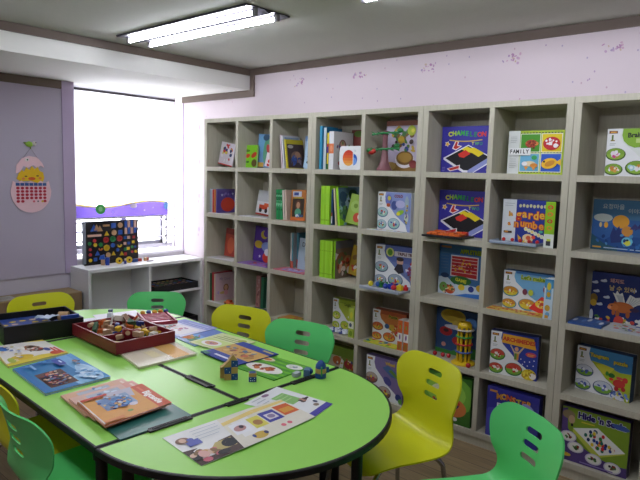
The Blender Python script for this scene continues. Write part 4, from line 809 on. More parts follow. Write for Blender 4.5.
for i, (x, l) in enumerate(((2.515,'left'),(2.605,'right'))):
    w1 = thing('wooden_disc', 'yellow wooden wheel with a dark hub, %s of the two' % l, 'toy', (x, 4.372, CZ+.0266), 0, 'wooden toys in front of the shape board')
    T = Matrix.Rotation(R(90),4,'X'); MB().lathe([(.010,-.008),(.026,-.008),(.026,.008),(.010,.008),(.010,-.008)],mat('D8B82A',.4),24,T).build('rim', w1, smooth=True, ang=.5)
    MB().lathe([(.0095,-.007),(.0095,.009)],mat('3A2A1E',.5),14,T).build('hub', w1, smooth=True, ang=.5)
toy('wooden_peg', 'blue wooden peg doll between the yellow wheels', (2.555,4.345,CZ+.0006), lambda m: (m.lathe([(.009,0),(.010,.02),(.006,.028),(.001,.028)],mat('2A3E98',.4),12),m.ball((0,0,.037),.009,mat('C8B0A0',.5),10,6)))
toy('wooden_block', 'blue block lying right of the yellow wheels', (2.665,4.385,CZ+.0006), lambda m: m.box(-.024,.024,-.014,.014,0,.026,mat('2A4E8E',.4)), R(10))
toy('wooden_block', 'red block lying beyond the blue block', (2.715,4.40,CZ+.0006), lambda m: m.box(-.02,.02,-.013,.013,0,.024,mat('B83A34',.4)), R(-12))
toy('wooden_block', 'tan and red block at the right end of the toy row', (2.775,4.385,CZ+.0006), lambda m: (m.box(-.018,.0,-.014,.014,0,.03,mat('C8A078',.5)),m.box(.0005,.016,-.014,.014,0,.030,mat('B8483A',.5))), R(-8))
toy('wooden_block', 'thin grey stick lying along the cabinet edge', (2.78,4.335,CZ+.0006), lambda m: m.box(-.03,.03,-.006,.006,0,.010,mat('A8A0A8',.5)), R(6))

# cardboard box left of the cabinet
cbx = thing('cardboard_box', 'brown cardboard box on the floor left of the white cabinet', 'box', (1.765, 4.415, 0.0005))
kb = mat('8A7355',.8,.06)
MB().box(-.395,.395,-.115,.105,0,.525,kb).build('body', cbx, .003)
MB().box(-.396,.396,-.116,-.006,.526,.530,mat('9A8564',.8)).build('flap', cbx); MB().box(-.396,.396,-.004,.106,.526,.530,mat('9A8564',.8)).build('flap', cbx)
slab('paper_stack', 'grey printed papers lying on the cardboard box', 'paper', [(1.42,4.31),(1.70,4.33),(1.70,4.46),(1.42,4.46)], .531, .006, 'A8A49C', lambda A: A.lines(.1,.8,.9,5,.15,'6E6A66',.04))

# chick calendar on the wall
ck = thing('chick_calendar', 'pink egg-shaped hanging board with a yellow chick on the wall', 'wall decoration', (1.896, YW-.0135, 1.130))
TX = Matrix.Rotation(R(90),4,'X')
def egg(n=32): 
    return [(.147*math.cos(a), .150+.150*math.sin(a)*(1 if math.sin(a) < 0 else .62)) for a in [2*PI*i/n for i in range(n)]]
pink = mat('F0CCD6', .6)
m = MB(); 
bot = [(.147*math.cos(a), .16+.16*math.sin(a)) for a in [PI+PI*i/16 for i in range(17)]] + [(.13,.235),(.10,.215),(.07,.238),(.04,.215),(.0,.235),(-.04,.215),(-.07,.238),(-.10,.215),(-.13,.235)]
m.prism(bot, 0, .008, pink, TX)
A = Art(m, lambda u, v: Vector((-.15+.3*u, -.008, .42*v)), (0,-1,0), .714)
for i in range(7):
    A.rect(.13+.107*i,.475,.225+.107*i,.525,'3A5A98')
    for j in range(5 if i in (0,6) or i < 2 else 4):
        if i > 2 and j == 4 and i < 6: continue
        A.ell(.178+.107*i,.435-.058*j,.042,.025,'BC2A42',12)
A.ell(.55,.20,.03,.02,'D8687A'); A.ell(.65,.20,.02,.015,'4A4A5A'); A.ell(.76,.2,.03,.02,'D8B83A')
m.build('egg_base', ck)
m = MB(); m.prism([(-.075,.232),(-.10,.25),(-.085,.29),(-.06,.315),(-.05,.30),(-.03,.335),(-.01,.315),(.01,.345),(.03,.32),(.05,.34),(.065,.31),(.09,.30),(.098,.26),(.09,.235),(.06,.216),(.0,.236)], -.004, .006, mat('EAC01E',.6), TX)
A = Art(m, lambda u, v: Vector((-.15+.3*u, -.006, .42*v)), (0,-1,0), .714)
A.ell(.52,.60,.09,.03,'D8622A',14); A.ell(.38,.64,.035,.012,'6A4A1E',10); A.ell(.66,.65,.035,.012,'6A4A1E',10); A.ell(.32,.60,.04,.022,'E08A4A',10); A.ell(.72,.61,.04,.022,'E08A4A',10)
m.build('chick', ck)
m = MB(); m.prism([(-.105,.29),(-.10,.35),(-.06,.40),(-.01,.418),(.05,.41),(.085,.37),(.10,.335),(.07,.35),(.05,.33),(.02,.352),(-.02,.33),(-.05,.345),(-.075,.30)], -.004, .005, pink, TX)
A = Art(m, lambda u, v: Vector((-.15+.3*u, -.005, .42*v)), (0,-1,0), .714); A.ell(.42,.93,.05,.03,'E6E4E0',12); A.ell(.43,.93,.018,.014,'3A3A3A',10)
m.build('egg_cap', ck)
MB().tube([(-.05,-.004,.405),(.0,-.010,.475),(.055,-.004,.402)],.0015,mat('8A8490',.5),6).build('hanging_string', ck)
hk = thing('wall_hook', 'green bird-shaped hook above the pink egg board', 'hook', (1.896, YW-.0135, 1.618))
MB().ball((-.008,-.012,.016),.026,mat('9CCB4A',.4),14,8,1.05,.45,.8).prism([(-.034,.012),(-.05,.03),(-.028,.03)],.004,.012,mat('6A8A34',.4),TX).build('body', hk, smooth=True)
MB().ball((.026,-.014,.022),.017,mat('D8D4CC',.4),12,8,1,.6,1).build('head', hk, smooth=True); MB().ball((.034,-.025,.028),.004,mat('3A2A2A',.3),8,6).build('eye', hk, smooth=True)
MB().tube([(.0,-.008,.0),(.0,-.012,-.012),(.0,-.014,-.018)],.004,mat('7A9A3A',.4),8).build('peg', hk, smooth=True)

# ------------------------------------------------------------------ tables
TZ = .610; TROT = R(-2.0); TC = Vector((1.455, 1.662, 0))
TG = mat('9CDC62', .32, .03, scale=4); BK = mat('121314', .45, .03)
def TT_(x, y): v = Matrix.Rotation(TROT, 3, 'Z') @ Vector((x, y, 0)); return (TC.x+v.x, TC.y+v.y)
def offset_poly(pts, d):
    n = len(pts); out = []
    for i in range(n):
        p, a, b = Vector(pts[i]), Vector(pts[i-1]), Vector(pts[(i+1) % n])
        n1 = Vector(((p-a).y, -(p-a).x)).normalized(); n2 = Vector(((b-p).y, -(b-p).x)).normalized()
        k = (n1+n2); k = k/max(.2, k.length_squared)*2; out.append(tuple(p - k*d))
    return out
def table(name, label, poly, legs, group):
    t = thing(name, label, 'table', group=group)
    inner = offset_poly(poly, .010)
    MB().prism(inner, TZ-.0215, TZ, TG).build('tabletop', t)
    n = len(poly); m = MB()
    vs = [(p[0],p[1],TZ-.022) for p in poly]+[(p[0],p[1],TZ-.002) for p in poly]+[(p[0],p[1],TZ+.0006) for p in offset_poly(poly,.003)]+[(p[0],p[1],TZ+.0006) for p in inner]+[(p[0],p[1],TZ-.022) for p in inner]
    fs = []
    for i in range(n):
        j = (i+1) % n
        for k in range(5): fs.append((k*n+i, k*n+j, ((k+1)%5)*n+j, ((k+1)%5)*n+i))
    m.raw(vs, fs, BK); m.build('edge_band', t)
    for x, y in legs:
        lg = MB().tube([(x,y,.02),(x,y,TZ-.05)],.019,BK,14).lathe([(.027,TZ-.05),(.027,TZ-.023)],BK,14,Matrix.Translation((x,y,0))).build('leg', t, smooth=True, ang=.6)
        MB().lathe([(.022,0.0005),(.024,.006),(.021,.0195)],mat('2A2A2A',.6),14,Matrix.Translation((x,y,0))).build('foot_cap', lg, smooth=True)
    fr = MB(); cx_ = sum(p[0] for p in legs)/len(legs); cy_ = sum(p[1] for p in legs)/len(legs)
    legs = [(cx_+(x-cx_)*.84, cy_+(y-cy_)*.88) for x, y in legs]
    for i in range(len(legs)):
        a, b = legs[i], legs[(i+1) % len(legs)]
        d = Vector((b[0]-a[0], b[1]-a[1], 0)); L = d.length; T = Matrix.Translation((a[0],a[1],0)) @ Matrix.Rotation(math.atan2(d.y,d.x),4,'Z')
        fr.box(.0, L, -.009, .009, TZ-.050, TZ-.0225, BK, T)
    fr.build('apron_frame', t)
    return t
HW = .580; LL = 1.240; g_ = .003
arc = [(-HW,-.003),] + [(HW*math.cos(a), -.003-(HW)*math.sin(a)) for a in [PI-PI*i/40 for i in range(41)]][1:]
hr = table('half_round_table', 'half-round green table at the near end of the table group', arc, [(-.50,-.06),(.09,-.515),(.50,-.06)], 'green tables pushed together')
hr.location = (TC.x, TC.y, 0); hr.rotation_euler = (0,0,TROT)
hr2 = table('half_round_table', 'half-round green table at the far end under the trays', arc, [(-.36,-.06),(.28,-.40),(-.22,-.46),(.50,-.06)][0:1]+[(-.31,-.43),(.32,-.42),(.50,-.06)], 'green tables pushed together')
x, y = TT_(0, LL); hr2.location = (x, y, 0); hr2.rotation_euler = (0,0,TROT+PI)
rp = [(-HW/2+g_/2,.003),(HW/2-g_/2,.003),(HW/2-g_/2,LL-.003),(-HW/2+g_/2,LL-.003)]
a_, b_ = HW/2-.035, LL-.05
rt = table('rectangular_table', 'rectangular green table on the left, holding the stacked picture books', rp, [(-a_,.025),(a_,.05),(a_,b_),(-a_,b_)], 'green tables pushed together')
x, y = TT_(-HW/2, 0); rt.location = (x, y, 0); rt.rotation_euler = (0,0,TROT)
rt2 = copy_tree(rt); rt2['label'] = 'rectangular green table on the shelf side, holding the wooden cube castle'
x, y = TT_(HW/2, 0); rt2.location = (x, y, 0)
# black connector clips across the seams
def clip(x, y, rz, label, L=.088, near=.022, far=.007):
    t = thing('table_clip', label, 'table clip', (*TT_(x, y), TZ+.0008), TROT+rz, 'black clips joining the tables')
    MB().box(-L,L,-near-.001,-.001,0,.006,BK).build('plate', t, .002); MB().box(-L*.9,L*.9,.0,far,0,.006,BK).build('plate', t, .002)
    MB().tube([(-L*.8,-near*.5,.006),(L*.8,-near*.5,.006)],.003,mat('2E3030',.3),8).build('hinge_pin', t, smooth=True)
clip(-.315, -.002, 0, 'black clip on the table seam beside the dark green folder', .085)
clip(-.025, -.002, 0, 'black clip near the crossing of the table seams', .05)
clip(.335, -.002, 0, 'black clip on the seam near the rocket toy', .07)
clip(.0, .265, R(90), 'black clip on the seam between the two rectangular tables', .088, .018, .018)

# ------------------------------------------------------------------ things on the tables
Z0 = TZ+.0008
def table_book(name, label, quad, z, t, cover, art, group, cat='book'):
    c = mat(cover, .35)
    m = MB(); b = .0012
    m.prism(quad, 0, b, c); m.prism(quad, t-b, t, c)
    a, bb_, cc, d = [Vector((p[0], p[1], t)) for p in quad]
    m.box(0,(d-a).length,-.0006,.0006,0,t,c,Matrix.Translation((a.x,a.y,0)) @ Matrix.Rotation(math.atan2((d-a).y,(d-a).x),4,'Z'))
    art(Art(m, lambda u, v: (a*(1-u)+bb_*u)*(1-v)+(d*(1-u)+cc*u)*v, (0,0,1), (bb_-a).length/(d-a).length))
    o = m.build(name, loc=(0,0,z)); tag(o, label, cat, group)
    ce = sum((Vector(p) for p in quad), Vector((0,0)))/4
    MB().prism([tuple(ce+(Vector(p)-ce)*.985) for p in quad], b, t-b, mat('E6E2D6',.8)).build('pages', o)
    return o
gt = 'picture books lying on the left table'
def art_tblue(A):
    A.poly([(0,.0),(1,.0),(1,.6),(0,.75)],'2C6EAE'); A.poly([(0,.72),(1,.55),(1,.78),(0,.9)],'6FA8D8'); A.rect(0,.9,1,1,'4A90CC')
    A.rect(.10,.1,.95,.72,'2A78AE'); A.ell(.7,.85,.3,.14,'A8CCE8'); A.ell(.9,.66,.2,.16,'8FC0E0')
    A.rect(.40,.14,.90,.56,'5A3A34'); A.scat(.65,.35,.22,.18,['C86A5A','D8A88A','3A3A7A','8A3A34','E0C8B0','5A7A9A','2A2A3A'],90,.026,3); A.scat(.78,.78,.18,.14,['8FC0E4','B8D8F0','5A9AD0','D0E4F4'],30,.04,5); A.scat(.15,.4,.08,.25,['4A90CC','2A6AA8'],14,.03,8); A.rect(.14,.56,.36,.70,'2040A0'); A.lines(.2,.64,.3,1,.1,'C8D8F0',.03); A.rect(.12,.2,.3,.24,'8AB8E0'); A.scat(.4,.86,.2,.03,['3A3A4A','8A6A5A'],8,.03,6)
table_book('picture_book', 'blue picture book with a group photo, lying flat on the left table', [(.985,2.585),(.959,2.213),(1.231,2.218),(1.258,2.625)], Z0, .009, '5A9AD0', art_tblue, gt)
def art_tyel(A):
    A.rect(0,0,1,1,'D8C23A'); A.poly([(.0,.05),(.9,.0),(.8,.6),(.9,1),(.1,1),(.0,.6)],'E0DCD4'); A.ell(.4,.62,.18,.12,'8A6A4A'); A.ell(.52,.68,.1,.1,'4A3A34'); A.ell(.3,.35,.2,.1,'E4E4E4'); A.ell(.75,.3,.12,.2,'D8B82A'); A.ell(.2,.18,.12,.1,'3A6AB0'); A.lines(.55,.92,.95,2,.06,'C8402E',.04); A.ell(.85,.85,.1,.1,'C84A2E'); A.ell(.6,.8,.1,.05,'3A4A8A'); A.ell(.8,.12,.12,.06,'A8B84A'); A.scat(.42,.62,.2,.14,['6A4A3A','C8A08A','3A2A2A','E8E4DC','C84A2E'],34,.028,9); A.scat(.5,.25,.4,.16,['E8E4DC','C8B83A','8AA0C8','E0C8A0'],24,.03,4)
table_book('picture_book', 'yellow and white cartoon book before the black tray', [(1.03,2.97),(.985,2.63),(1.258,2.645),(1.262,2.93)], Z0, .009, 'D0BC3A', art_tyel, gt)
slab('plastic_folder', 'dark green plastic folder under the orange books', 'folder', [(.985,1.93),(.958,1.672),(1.236,1.670),(1.26,1.93)], Z0-.0005, .004, '2F6A62', lambda A: A.lines(.06,.94,.94,1,.1,'3E7E74',.012), None, .3)
def art_or(k):
    def f(A):
        A.rect(0,.80,1,1,['D8A890','D89A8A','C8552E'][k]); A.rect(.02,.02,.98,.80,['D8A88A','D8B0A0','D89A4A'][k])
        if k == 2:
            A.text('Bigcastle',.60,.89,.15,'F2EAE2',bold=.045); A.rect(.08,.86,.3,.9,'D8704A'); A.poly([(.0,.8),(.0,.25),(.35,.72)],'B8B4C4')
            A.rect(.14,.2,.6,.66,'8AA0C0'); A.ell(.42,.46,.2,.17,'3F7AB8'); A.rect(.30,.36,.54,.56,'5A9AD0'); A.ell(.42,.47,.1,.07,'2A4A98'); A.ell(.25,.3,.1,.1,'6A8AB8'); A.ell(.62,.58,.06,.06,'D8D0D8'); A.ell(.8,.45,.04,.04,'7A9A4A'); A.scat(.38,.4,.26,.22,['5A7AB0','C8D4E4','A87A6A','3A5A98','E0B86A','7AA0D0'],60,.024,4); A.rect(.03,.02,.1,.4,'C84A2E'); A.rect(.0,.0,.98,.02,'D8D0C8'); A.rect(.9,.02,.98,.3,'D88A4A')
        else:
            A.rect(.6,.78,.8,.9,'EDE4DE'); A.lines(.1,.9,.5,1,.1,'E8D0C0',.04); A.rect(.1,.2,.5,.7,'A8B0C0'); A.scat(.3,.45,.2,.2,['5A7AB0','C8D4E4','C87A6A'],16,.04,k)
    return f
go = 'orange picture books stacked on the green folder'
table_book('picture_book', 'pale orange picture book at the bottom of the fanned stack', [(.988,2.150),(.962,1.905),(1.228,1.918),(1.250,2.160)], Z0+.0045, .006, 'D8A88A', art_or(0), go)
table_book('picture_book', 'pinkish picture book in the middle of the fanned stack', [(.990,2.085),(.962,1.845),(1.230,1.855),(1.256,2.092)], Z0+.0110, .006, 'D8A090', art_or(1), go)
table_book('picture_book', 'orange picture book with a white title on top of the fanned stack', [(.985,2.012),(.953,1.758),(1.225,1.773),(1.253,2.017)], Z0+.0175, .007, 'C8653A', art_or(2), go)
# brochure: folded sheet of three panels and a loose leaf
br = thing('folded_brochure', 'white folded brochure spread on the near half-round table', 'brochure')
def panel(name, pts, art):
    a, b, c, d = [Vector(p) for p in pts]; m = MB(); nrm = (b-a).cross(d-a).normalized()
    f = lambda u, v: (a*(1-u)+b*u)*(1-v)+(d*(1-u)+c*u)*v
    m.raw([a,b,c,d]+[p-nrm*.0006 for p in (a,b,c,d)], [(0,1,2,3),(7,6,5,4),(0,4,5,1),(1,5,6,2),(2,6,7,3),(3,7,4,0)], mat('E6E6E4',.5))
    art(Art(m, f, nrm, (b-a).length/(d-a).length)); return m.build(name, br)
zb = Z0+.0012
def art_p1(A):
    A.poly([(.0,.0),(1,.0),(1,.44),(.5,.40),(0,.46)],'4A3A34'); A.rect(.46,.16,.95,.40,'B8A86A'); A.ell(.85,.28,.16,.12,'1E2228'); A.scat(.3,.2,.26,.14,['C86A7A','D8B8A0','8A6A4A','2A2A30','C89A5A'],26,.05,4); A.ell(.25,.22,.1,.1,'D8A8A0'); A.ell(.6,.1,.14,.06,'2A2A2E')
    A.rect(.18,.50,.44,.66,'5A64B0'); A.ell(.18,.72,.12,.09,'8A6A5A'); A.ell(.18,.72,.06,.06,'D8B8A0'); A.ell(.3,.68,.06,.05,'5A64B0'); A.lines(.42,.88,.92,4,.09,'B8C0C8',.015)
panel('brochure_panel', [(1.038,1.353,zb),(1.196,1.340,zb+.006),(1.262,1.563,zb+.010),(1.063,1.592,zb)], art_p1)
def art_p2(A):
    A.rect(0,0,1,1,'DEDACA'); A.poly([(0,.74),(1,.80),(1,.92),(0,.84)],'E0C878'); A.rect(.10,.36,.55,.70,'E8E8EC'); A.ell(.3,.52,.16,.09,'B88A8A'); A.ell(.36,.55,.06,.05,'3A2A3A'); A.rect(.62,.34,.98,.70,'D8CF5A'); A.ell(.8,.5,.12,.09,'A87A4A'); A.ell(.55,.15,.18,.1,'C8A84A'); A.ell(.4,.18,.04,.05,'3A4A8A'); A.ell(.7,.16,.05,.05,'3A3A6A')
panel('brochure_panel', [(1.196,1.340,zb+.006),(1.372,1.343,zb+.002),(1.412,1.572,zb+.003),(1.262,1.563,zb+.010)], art_p2)
def art_p3(A):
    A.rect(0,0,1,1,'DEDACA'); A.poly([(0,.80),(1,.88),(1,.96),(0,.92)],'E0C878'); A.rect(.02,.36,.46,.74,'3A3F9A'); A.rect(.10,.44,.38,.64,'D8D4DC'); A.ell(.24,.54,.1,.07,'8A7AA0'); A.rect(.52,.40,.96,.80,'D0602E'); A.rect(.58,.48,.9,.66,'D89A3A'); A.ell(.2,.16,.06,.05,'D86A7A'); A.ell(.38,.16,.06,.05,'D86A7A')
panel('brochure_panel', [(1.372,1.343,zb+.002),(1.537,1.345,zb+.004),(1.560,1.549,zb+.004),(1.412,1.572,zb+.003)], art_p3)
def art_leaf(A):
    A.rect(0,0,1,.11,'4A44A0'); A.rect(.42,.44,.80,.80,'86B86A'); A.lines(.46,.74,.76,3,.08,'A8D08A',.02); A.ell(.5,.93,.09,.04,'8A6A8A'); A.scat(.78,.42,.12,.05,['4A3A3A','B88A7A','3A3A4A'],12,.03,5); A.ell(.85,.25,.05,.04,'3A4A6A'); A.lines(.1,.92,.36,3,.08,'B0B8C0',.018); A.ell(.7,.18,.08,.04,'8A7A6A')
slab('loose_leaf', 'white printed leaf lying under the folded brochure', 'leaflet', [(1.535,1.350),(1.680,1.383),(1.655,1.662),(1.440,1.622)], Z0-.0003, .0008, 'E4E6E8', art_leaf)
# magazines on the right table (read from the shelf side)
gm2 = 'magazines lying on the right table'
def art_mA(A): A.rect(0,0,1,.3,'8A94D0'); A.rect(.1,.38,.95,.92,'E8E4E8'); A.scat(.5,.65,.3,.16,['C86A7A','D8A88A','B88AB0','8AB0A0'],20,.035,3); A.lines(.1,.24,.8,2,.1,'B8C0E8',.03)
def art_mB(A): A.poly([(0,0),(1,0),(1,.4),(0,.6)],'5A78C0'); A.ell(.3,.75,.3,.15,'3A7A5A'); A.ell(.7,.75,.26,.15,'C8743A'); A.ell(.5,.6,.3,.1,'6AA0D8'); A.scat(.5,.7,.35,.15,['B84A3A','4A8A4A','D8A84A'],14,.04,5)
def art_mC(A): A.rect(.05,.45,.95,.95,'C8D88A'); A.ell(.6,.72,.25,.18,'E4E4E0'); A.ell(.6,.72,.17,.11,'C88A7A'); A.scat(.6,.72,.12,.08,['8A5A7A','C8A84A'],8,.03,2); A.lines(.1,.36,.9,3,.1,'8A9A4A',.03); A.ell(.2,.2,.1,.1,'A8B83A')
def art_mD(A): A.rect(0,.0,1,.22,'2A3F98'); A.rect(0,.72,1,1,'2A3F98'); A.rect(0,.22,1,.72,'C8A05A'); A.scat(.5,.48,.42,.2,['A8743A','D8B87A','8A5A4A','5A7A9A','C86A4A'],28,.05,6); A.lines(.3,.85,.8,1,.1,'D8DCEC',.06); A.rect(.03,.08,.3,.13,'C8B86A'); A.rect(.8,.9,1,1,'3A7A6A')
def art_mE(A):
    for i in range(6): A.poly([(.0,.05+.16*i),(1,.0+.16*i),(1,.06+.16*i),(0,.11+.16*i)],'7AC03A')
    A.ell(.5,.66,.38,.20,'E4E2DC'); A.scat(.48,.66,.24,.10,['A8502A','8A3E22','C8743A'],26,.045,3); A.ell(.16,.24,.16,.12,'E0E2DC'); A.scat(.16,.24,.1,.06,['8A9AA8','C8C8C0'],8,.03,2); A.ell(.8,.25,.2,.1,'D8D4B8'); A.ell(.75,.25,.08,.06,'C87A3A'); A.ell(.9,.3,.05,.05,'8A3A3A')
table_book('magazine', 'white and lilac magazine beside the red tray', [(1.80,2.50),(1.82,2.80),(2.055,2.80),(2.03,2.50)][0:4] if False else [(1.78,2.46),(1.80,2.76),(2.03,2.79),(2.02,2.50)], Z0+.0035, .003, 'B8BEE0', lambda A: art_mA(A), gm2, 'magazine') if False else None
def rq(x0, x1, y0, y1, a=0):   # quad read from the shelf side: up = -x, right = +y
    c = Vector(((x0+x1)/2, (y0+y1)/2)); M2 = Matrix.Rotation(R(a), 2)
    return [tuple(c + M2 @ (Vector(p)-c)) for p in ((x1,y0),(x1,y1),(x0,y1),(x0,y0))]
table_book('magazine', 'blue and green magazine lying under the white pages', rq(1.765,2.015,2.33,2.60,-6), Z0, .003, '5A86B8', art_mB, gm2, 'magazine')
table_book('magazine', 'white and lilac magazine beside the red-lidded case', rq(1.785,2.035,2.52,2.80,3), Z0+.0034, .003, 'C4C8E4', art_mA, gm2, 'magazine')
table_book('magazine', 'pale green magazine with a round plate picture', rq(1.775,2.005,2.175,2.42,4), Z0+.0034, .003, 'D4DCA8', art_mC, gm2, 'magazine')
table_book('magazine', 'dark blue and tan magazine behind the wooden castle', rq(1.695,1.955,1.955,2.225,-3), Z0+.0068, .003, '2A3F98', art_mD, gm2, 'magazine')
table_book('magazine', 'bright green magazine with a white dish of food', rq(1.690,1.925,1.725,2.00,2), Z0, .003, '4A9A2E', art_mE, gm2, 'magazine')

# wooden toys on the table
nat = mat('B8955A', .5); blu = mat('1F4A8E', .4)
def cubes(name, label, loc, rz, parts, group=None):
    t = thing(name, label, 'toy', loc, rz, group)
    for nm, f in parts: m = MB(); f(m); m.build(nm, t, .0012)
    return t
def dots(m, x, y0, z): 
    for a, b in ((-.006,.006),(.006,-.006),(0,0)): m.ball((x+a, y0, z+b), .002, mat('D8DCE4',.4), 6, 4)
s = .028
def castle():
    P = []
    for (ix, iz, c) in ((0,0,nat),(1,0,blu),(0,1,blu),(1,1,nat),(1,2,blu)):
        P.append(('wooden_cube', lambda m, ix=ix, iz=iz, c=c: (m.box((ix-1)*s+.0003,ix*s-.0003,-s/2,s/2,iz*s+.0003,(iz+1)*s-.0003,c), [m.ball(((ix-.5)*s+a*.006,-s/2,(iz+.5)*s+b*.006),.002,mat('D8DCE4',.4),6,4) for a,b in ((-1,1),(1,-1))] if c is blu else None)))
    P.append(('wooden_wedge', lambda m: m.prism([(-.040,2*s+.0005),(-.001,2*s+.0005),(-.001,2*s+.030),(-.008,2*s+.030)],-s/2,s/2,nat,TX)))
    P.append(('wooden_cube', lambda m: m.box(-s*1.55,-s*.65,s*.52,s*1.45,0.0003,s*1.75,nat)))
    P.append(('wooden_wedge', lambda m: m.prism([(-.012,3*s+.003),(.0265,3*s+.0003),(.008,3*s+.026)],-s/2,s/2,nat,TX)))
    return P
cubes('cube_castle', 'little castle of blue and natural wooden cubes on the right table', (1.580,1.862,TZ+.0008), R(-35), castle())
cubes('patterned_cube', 'single blue and natural wooden cube right of the castle', (1.632,1.785,TZ+.0008), R(-40), [('cube_body', lambda m: (m.box(-.016,.016,-.016,.016,0,.021,blu), [m.ball((a*.008,-.016,.011+b*.005),.002,mat('D8DCE4',.4),6,4) for a,b in ((-1,1),(1,1),(0,-1),(-1,-1),(1,-1))])), ('cube_cap', lambda m: m.prism([(-.016,.0215),(.016,.0215),(.016,.037),(-.016,.037)],-.016,.016,nat,TX)), ('cube_inlay', lambda m: m.prism([(-.014,.0372),(.014,.0372),(.0,.0385)],-.014,.014,blu,TX))])
rk = thing('wooden_rocket', 'blue rocket-shaped wooden toy with a green fin standing on the seam', 'toy', (1.868,1.612,TZ+.0012), R(-40))
MB().lathe([(.024,0),(.024,.021)],blu,20).build('base', rk, .0012, True); MB().lathe([(.0235,.0215),(.0235,.042)],nat,20).build('middle', rk, .0012, True)
MB().lathe([(.0235,.0425),(.022,.055),(.014,.068),(.006,.075),(.0005,.077)],blu,20).build('nose', rk, smooth=True)
MB().box(-.003,.003,-.0285,-.0205,.014,.054,mat('2E9A4E',.4)).build('fin', rk, .001); MB().box(.0245,.036,-.006,.006,.022,.045,blu).build('side_block', rk, .001)
toy('toy_car', 'blue and grey wooden piece left of the rocket', (1.845,1.668,TZ+.0012), lambda m: (m.box(-.02,.02,-.013,.013,0,.03,mat('5A7AA0',.4)),m.ball((0,-.014,.02),.012,blu,10,6)), R(30), 'wooden toys on the table')
toy('toy_car', 'pale grey wooden piece beside the green magazine', (1.800,1.690,TZ+.0045), lambda m: m.box(-.018,.018,-.012,.012,0,.016,mat('A8B0B8',.5)), R(10), 'wooden toys on the table')

# red tray of blocks
rx, ry, rw, rl, rh = 1.552, 2.668, .158, .228, .057
RD = mat('7A1F2A',.35,.04)
rtray = thing('block_tray', 'dark red wooden tray full of small blocks on the table seam', 'tray', (rx, ry, TZ+.0148), R(-2))
th = .010
MB().box(-rw,rw,-rl,rl,0,.006,RD).build('tray_floor', rtray)
MB().box(-rw,rw,-rl,-rl+th,.006,rh,RD).box(-rw,rw,rl-th,rl,.006,rh,RD).box(-rw,-rw+th,-rl+th,rl-th,.006,rh,RD).box(rw-th,rw,-rl+th,rl-th,.006,rh,RD).build('tray_wall', rtray, .0015)
MB().box(-rw+th,rw-th,-.055,-.047,.006,.048,RD).build('divider', rtray); MB().box(.02,.028,-.047,rl-th,.006,.048,RD).build('divider', rtray)
MB().prism([(0,0),(.022,.0),(.022,.026),(0,.026)],0,.001,mat('D8D4D0',.5),Matrix.Translation((rw+.0002,-rl+.01,.015)) @ Matrix.Rotation(R(90),4,'Z') @ Matrix.Rotation(R(90),4,'X')).build('paper_label', rtray)
q = random.Random(17)
names = [('tan wooden','C0A07A'),('orange','C8622A'),('yellow','D8B02A'),('dark green','34563A'),('dark red','8E2A2A'),('navy blue','2A3A78'),('cream','DCD4C4'),('brown','7A5638')]
order = [0,2,6,0,1,7,0,3,5,0,6,0,1,0,2,0,0,6,0,7,3,0,1,6,0,2,2,5,4,0,1,7,0,3,6,0,5,1,2,0,7,4,0,6,0,2,3,0,1,5,0]
pos = []
for i, k in enumerate(order):
    cell = i % 3
    if cell == 0: px, py = q.uniform(-.12,-.01), q.uniform(-.02,.17)
    elif cell == 1: px, py = q.uniform(.055,.11), q.uniform(-.02,.17)
    else: px, py = q.uniform(-.11,.11), q.uniform(-.18,-.09)
    m = MB(); l = q.choice((.016,.022,.036,.05)); w_ = q.uniform(.009,.014); hh = q.uniform(.009,.014)
    sh_ = i % 4; cc = mat(names[k][1],.5)
    if sh_ == 3: m.tube([(-l*.8,0,w_),(l*.8,0,w_)],w_,cc,10)
    elif sh_ == 2: m.prism([(-l*.7,-w_),(l*.7,-w_),(0,w_*1.6)],0,hh*2,cc)
    else: m.box(-l*.8,l*.8,-w_,w_,0,hh*2,cc)
    o = m.build('wooden_block', bevel=.001 if sh_ != 3 else 0); wv = Matrix.Rotation(R(-2),3,'Z') @ Vector((px,py,0))
    o.location = (rx+wv.x, ry+wv.y, TZ+.0148+.0065+ (0 if i < 16 else .024)+(.018 if i > 32 else 0)); o.rotation_euler = (q.uniform(-.35,.35) if i >= 16 else 0, q.uniform(-.3,.3) if i >= 16 else 0, q.uniform(0,PI))
    tag(o, '%s toy block lying loose in the dark red tray' % names[k][0], 'toy block', 'loose blocks in the red tray')
o = MB().tube([(0,0,0),(.0,.0,.075)],.006,mat('C8582A',.4),10).build('wooden_stick',smooth=True); o.location=(1.633,2.75,TZ+.044); o.rotation_euler=(.5,.45,0); tag(o,'orange wooden stick standing up out of the red tray','stick')
o = MB().prism([(0,0),(.014,0),(.020,.07),(.008,.074)],-.004,.004,mat('DCD8D0',.5),TX).build('paper_strip'); o.location=(1.545,2.79,TZ+.038); o.rotation_euler=(.2,.2,.8); tag(o,'white strip sticking up among the blocks in the red tray','paper')
# plastic bag under the red tray
bag = clear_mat('plastic_sleeve', 'EDE6D8', .12, .12)
pb = thing('paper_pad', 'cream and yellow papers in a clear sleeve, half under the red tray', 'paper', (0,0,Z0-.0002))
MB().prism([(1.375,2.235),(1.672,2.222),(1.712,2.50),(1.428,2.515)],0,.011,mat('E2D8C0',.6)).build('cream_papers', pb)
MB().prism([(1.555,2.231),(1.640,2.229),(1.678,2.49),(1.590,2.495)],.0113,.0125,mat('E8AE1E',.5)).build('yellow_strip', pb)
MB().prism([(1.49,2.30),(1.54,2.30),(1.545,2.40),(1.50,2.40)],.0113,.0120,mat('EDE2B0',.5)).build('note', pb)
MB().prism([(1.368,2.225),(1.680,2.212),(1.722,2.505),(1.424,2.520)],.0127,.0134,bag).build('clear_sleeve', pb)
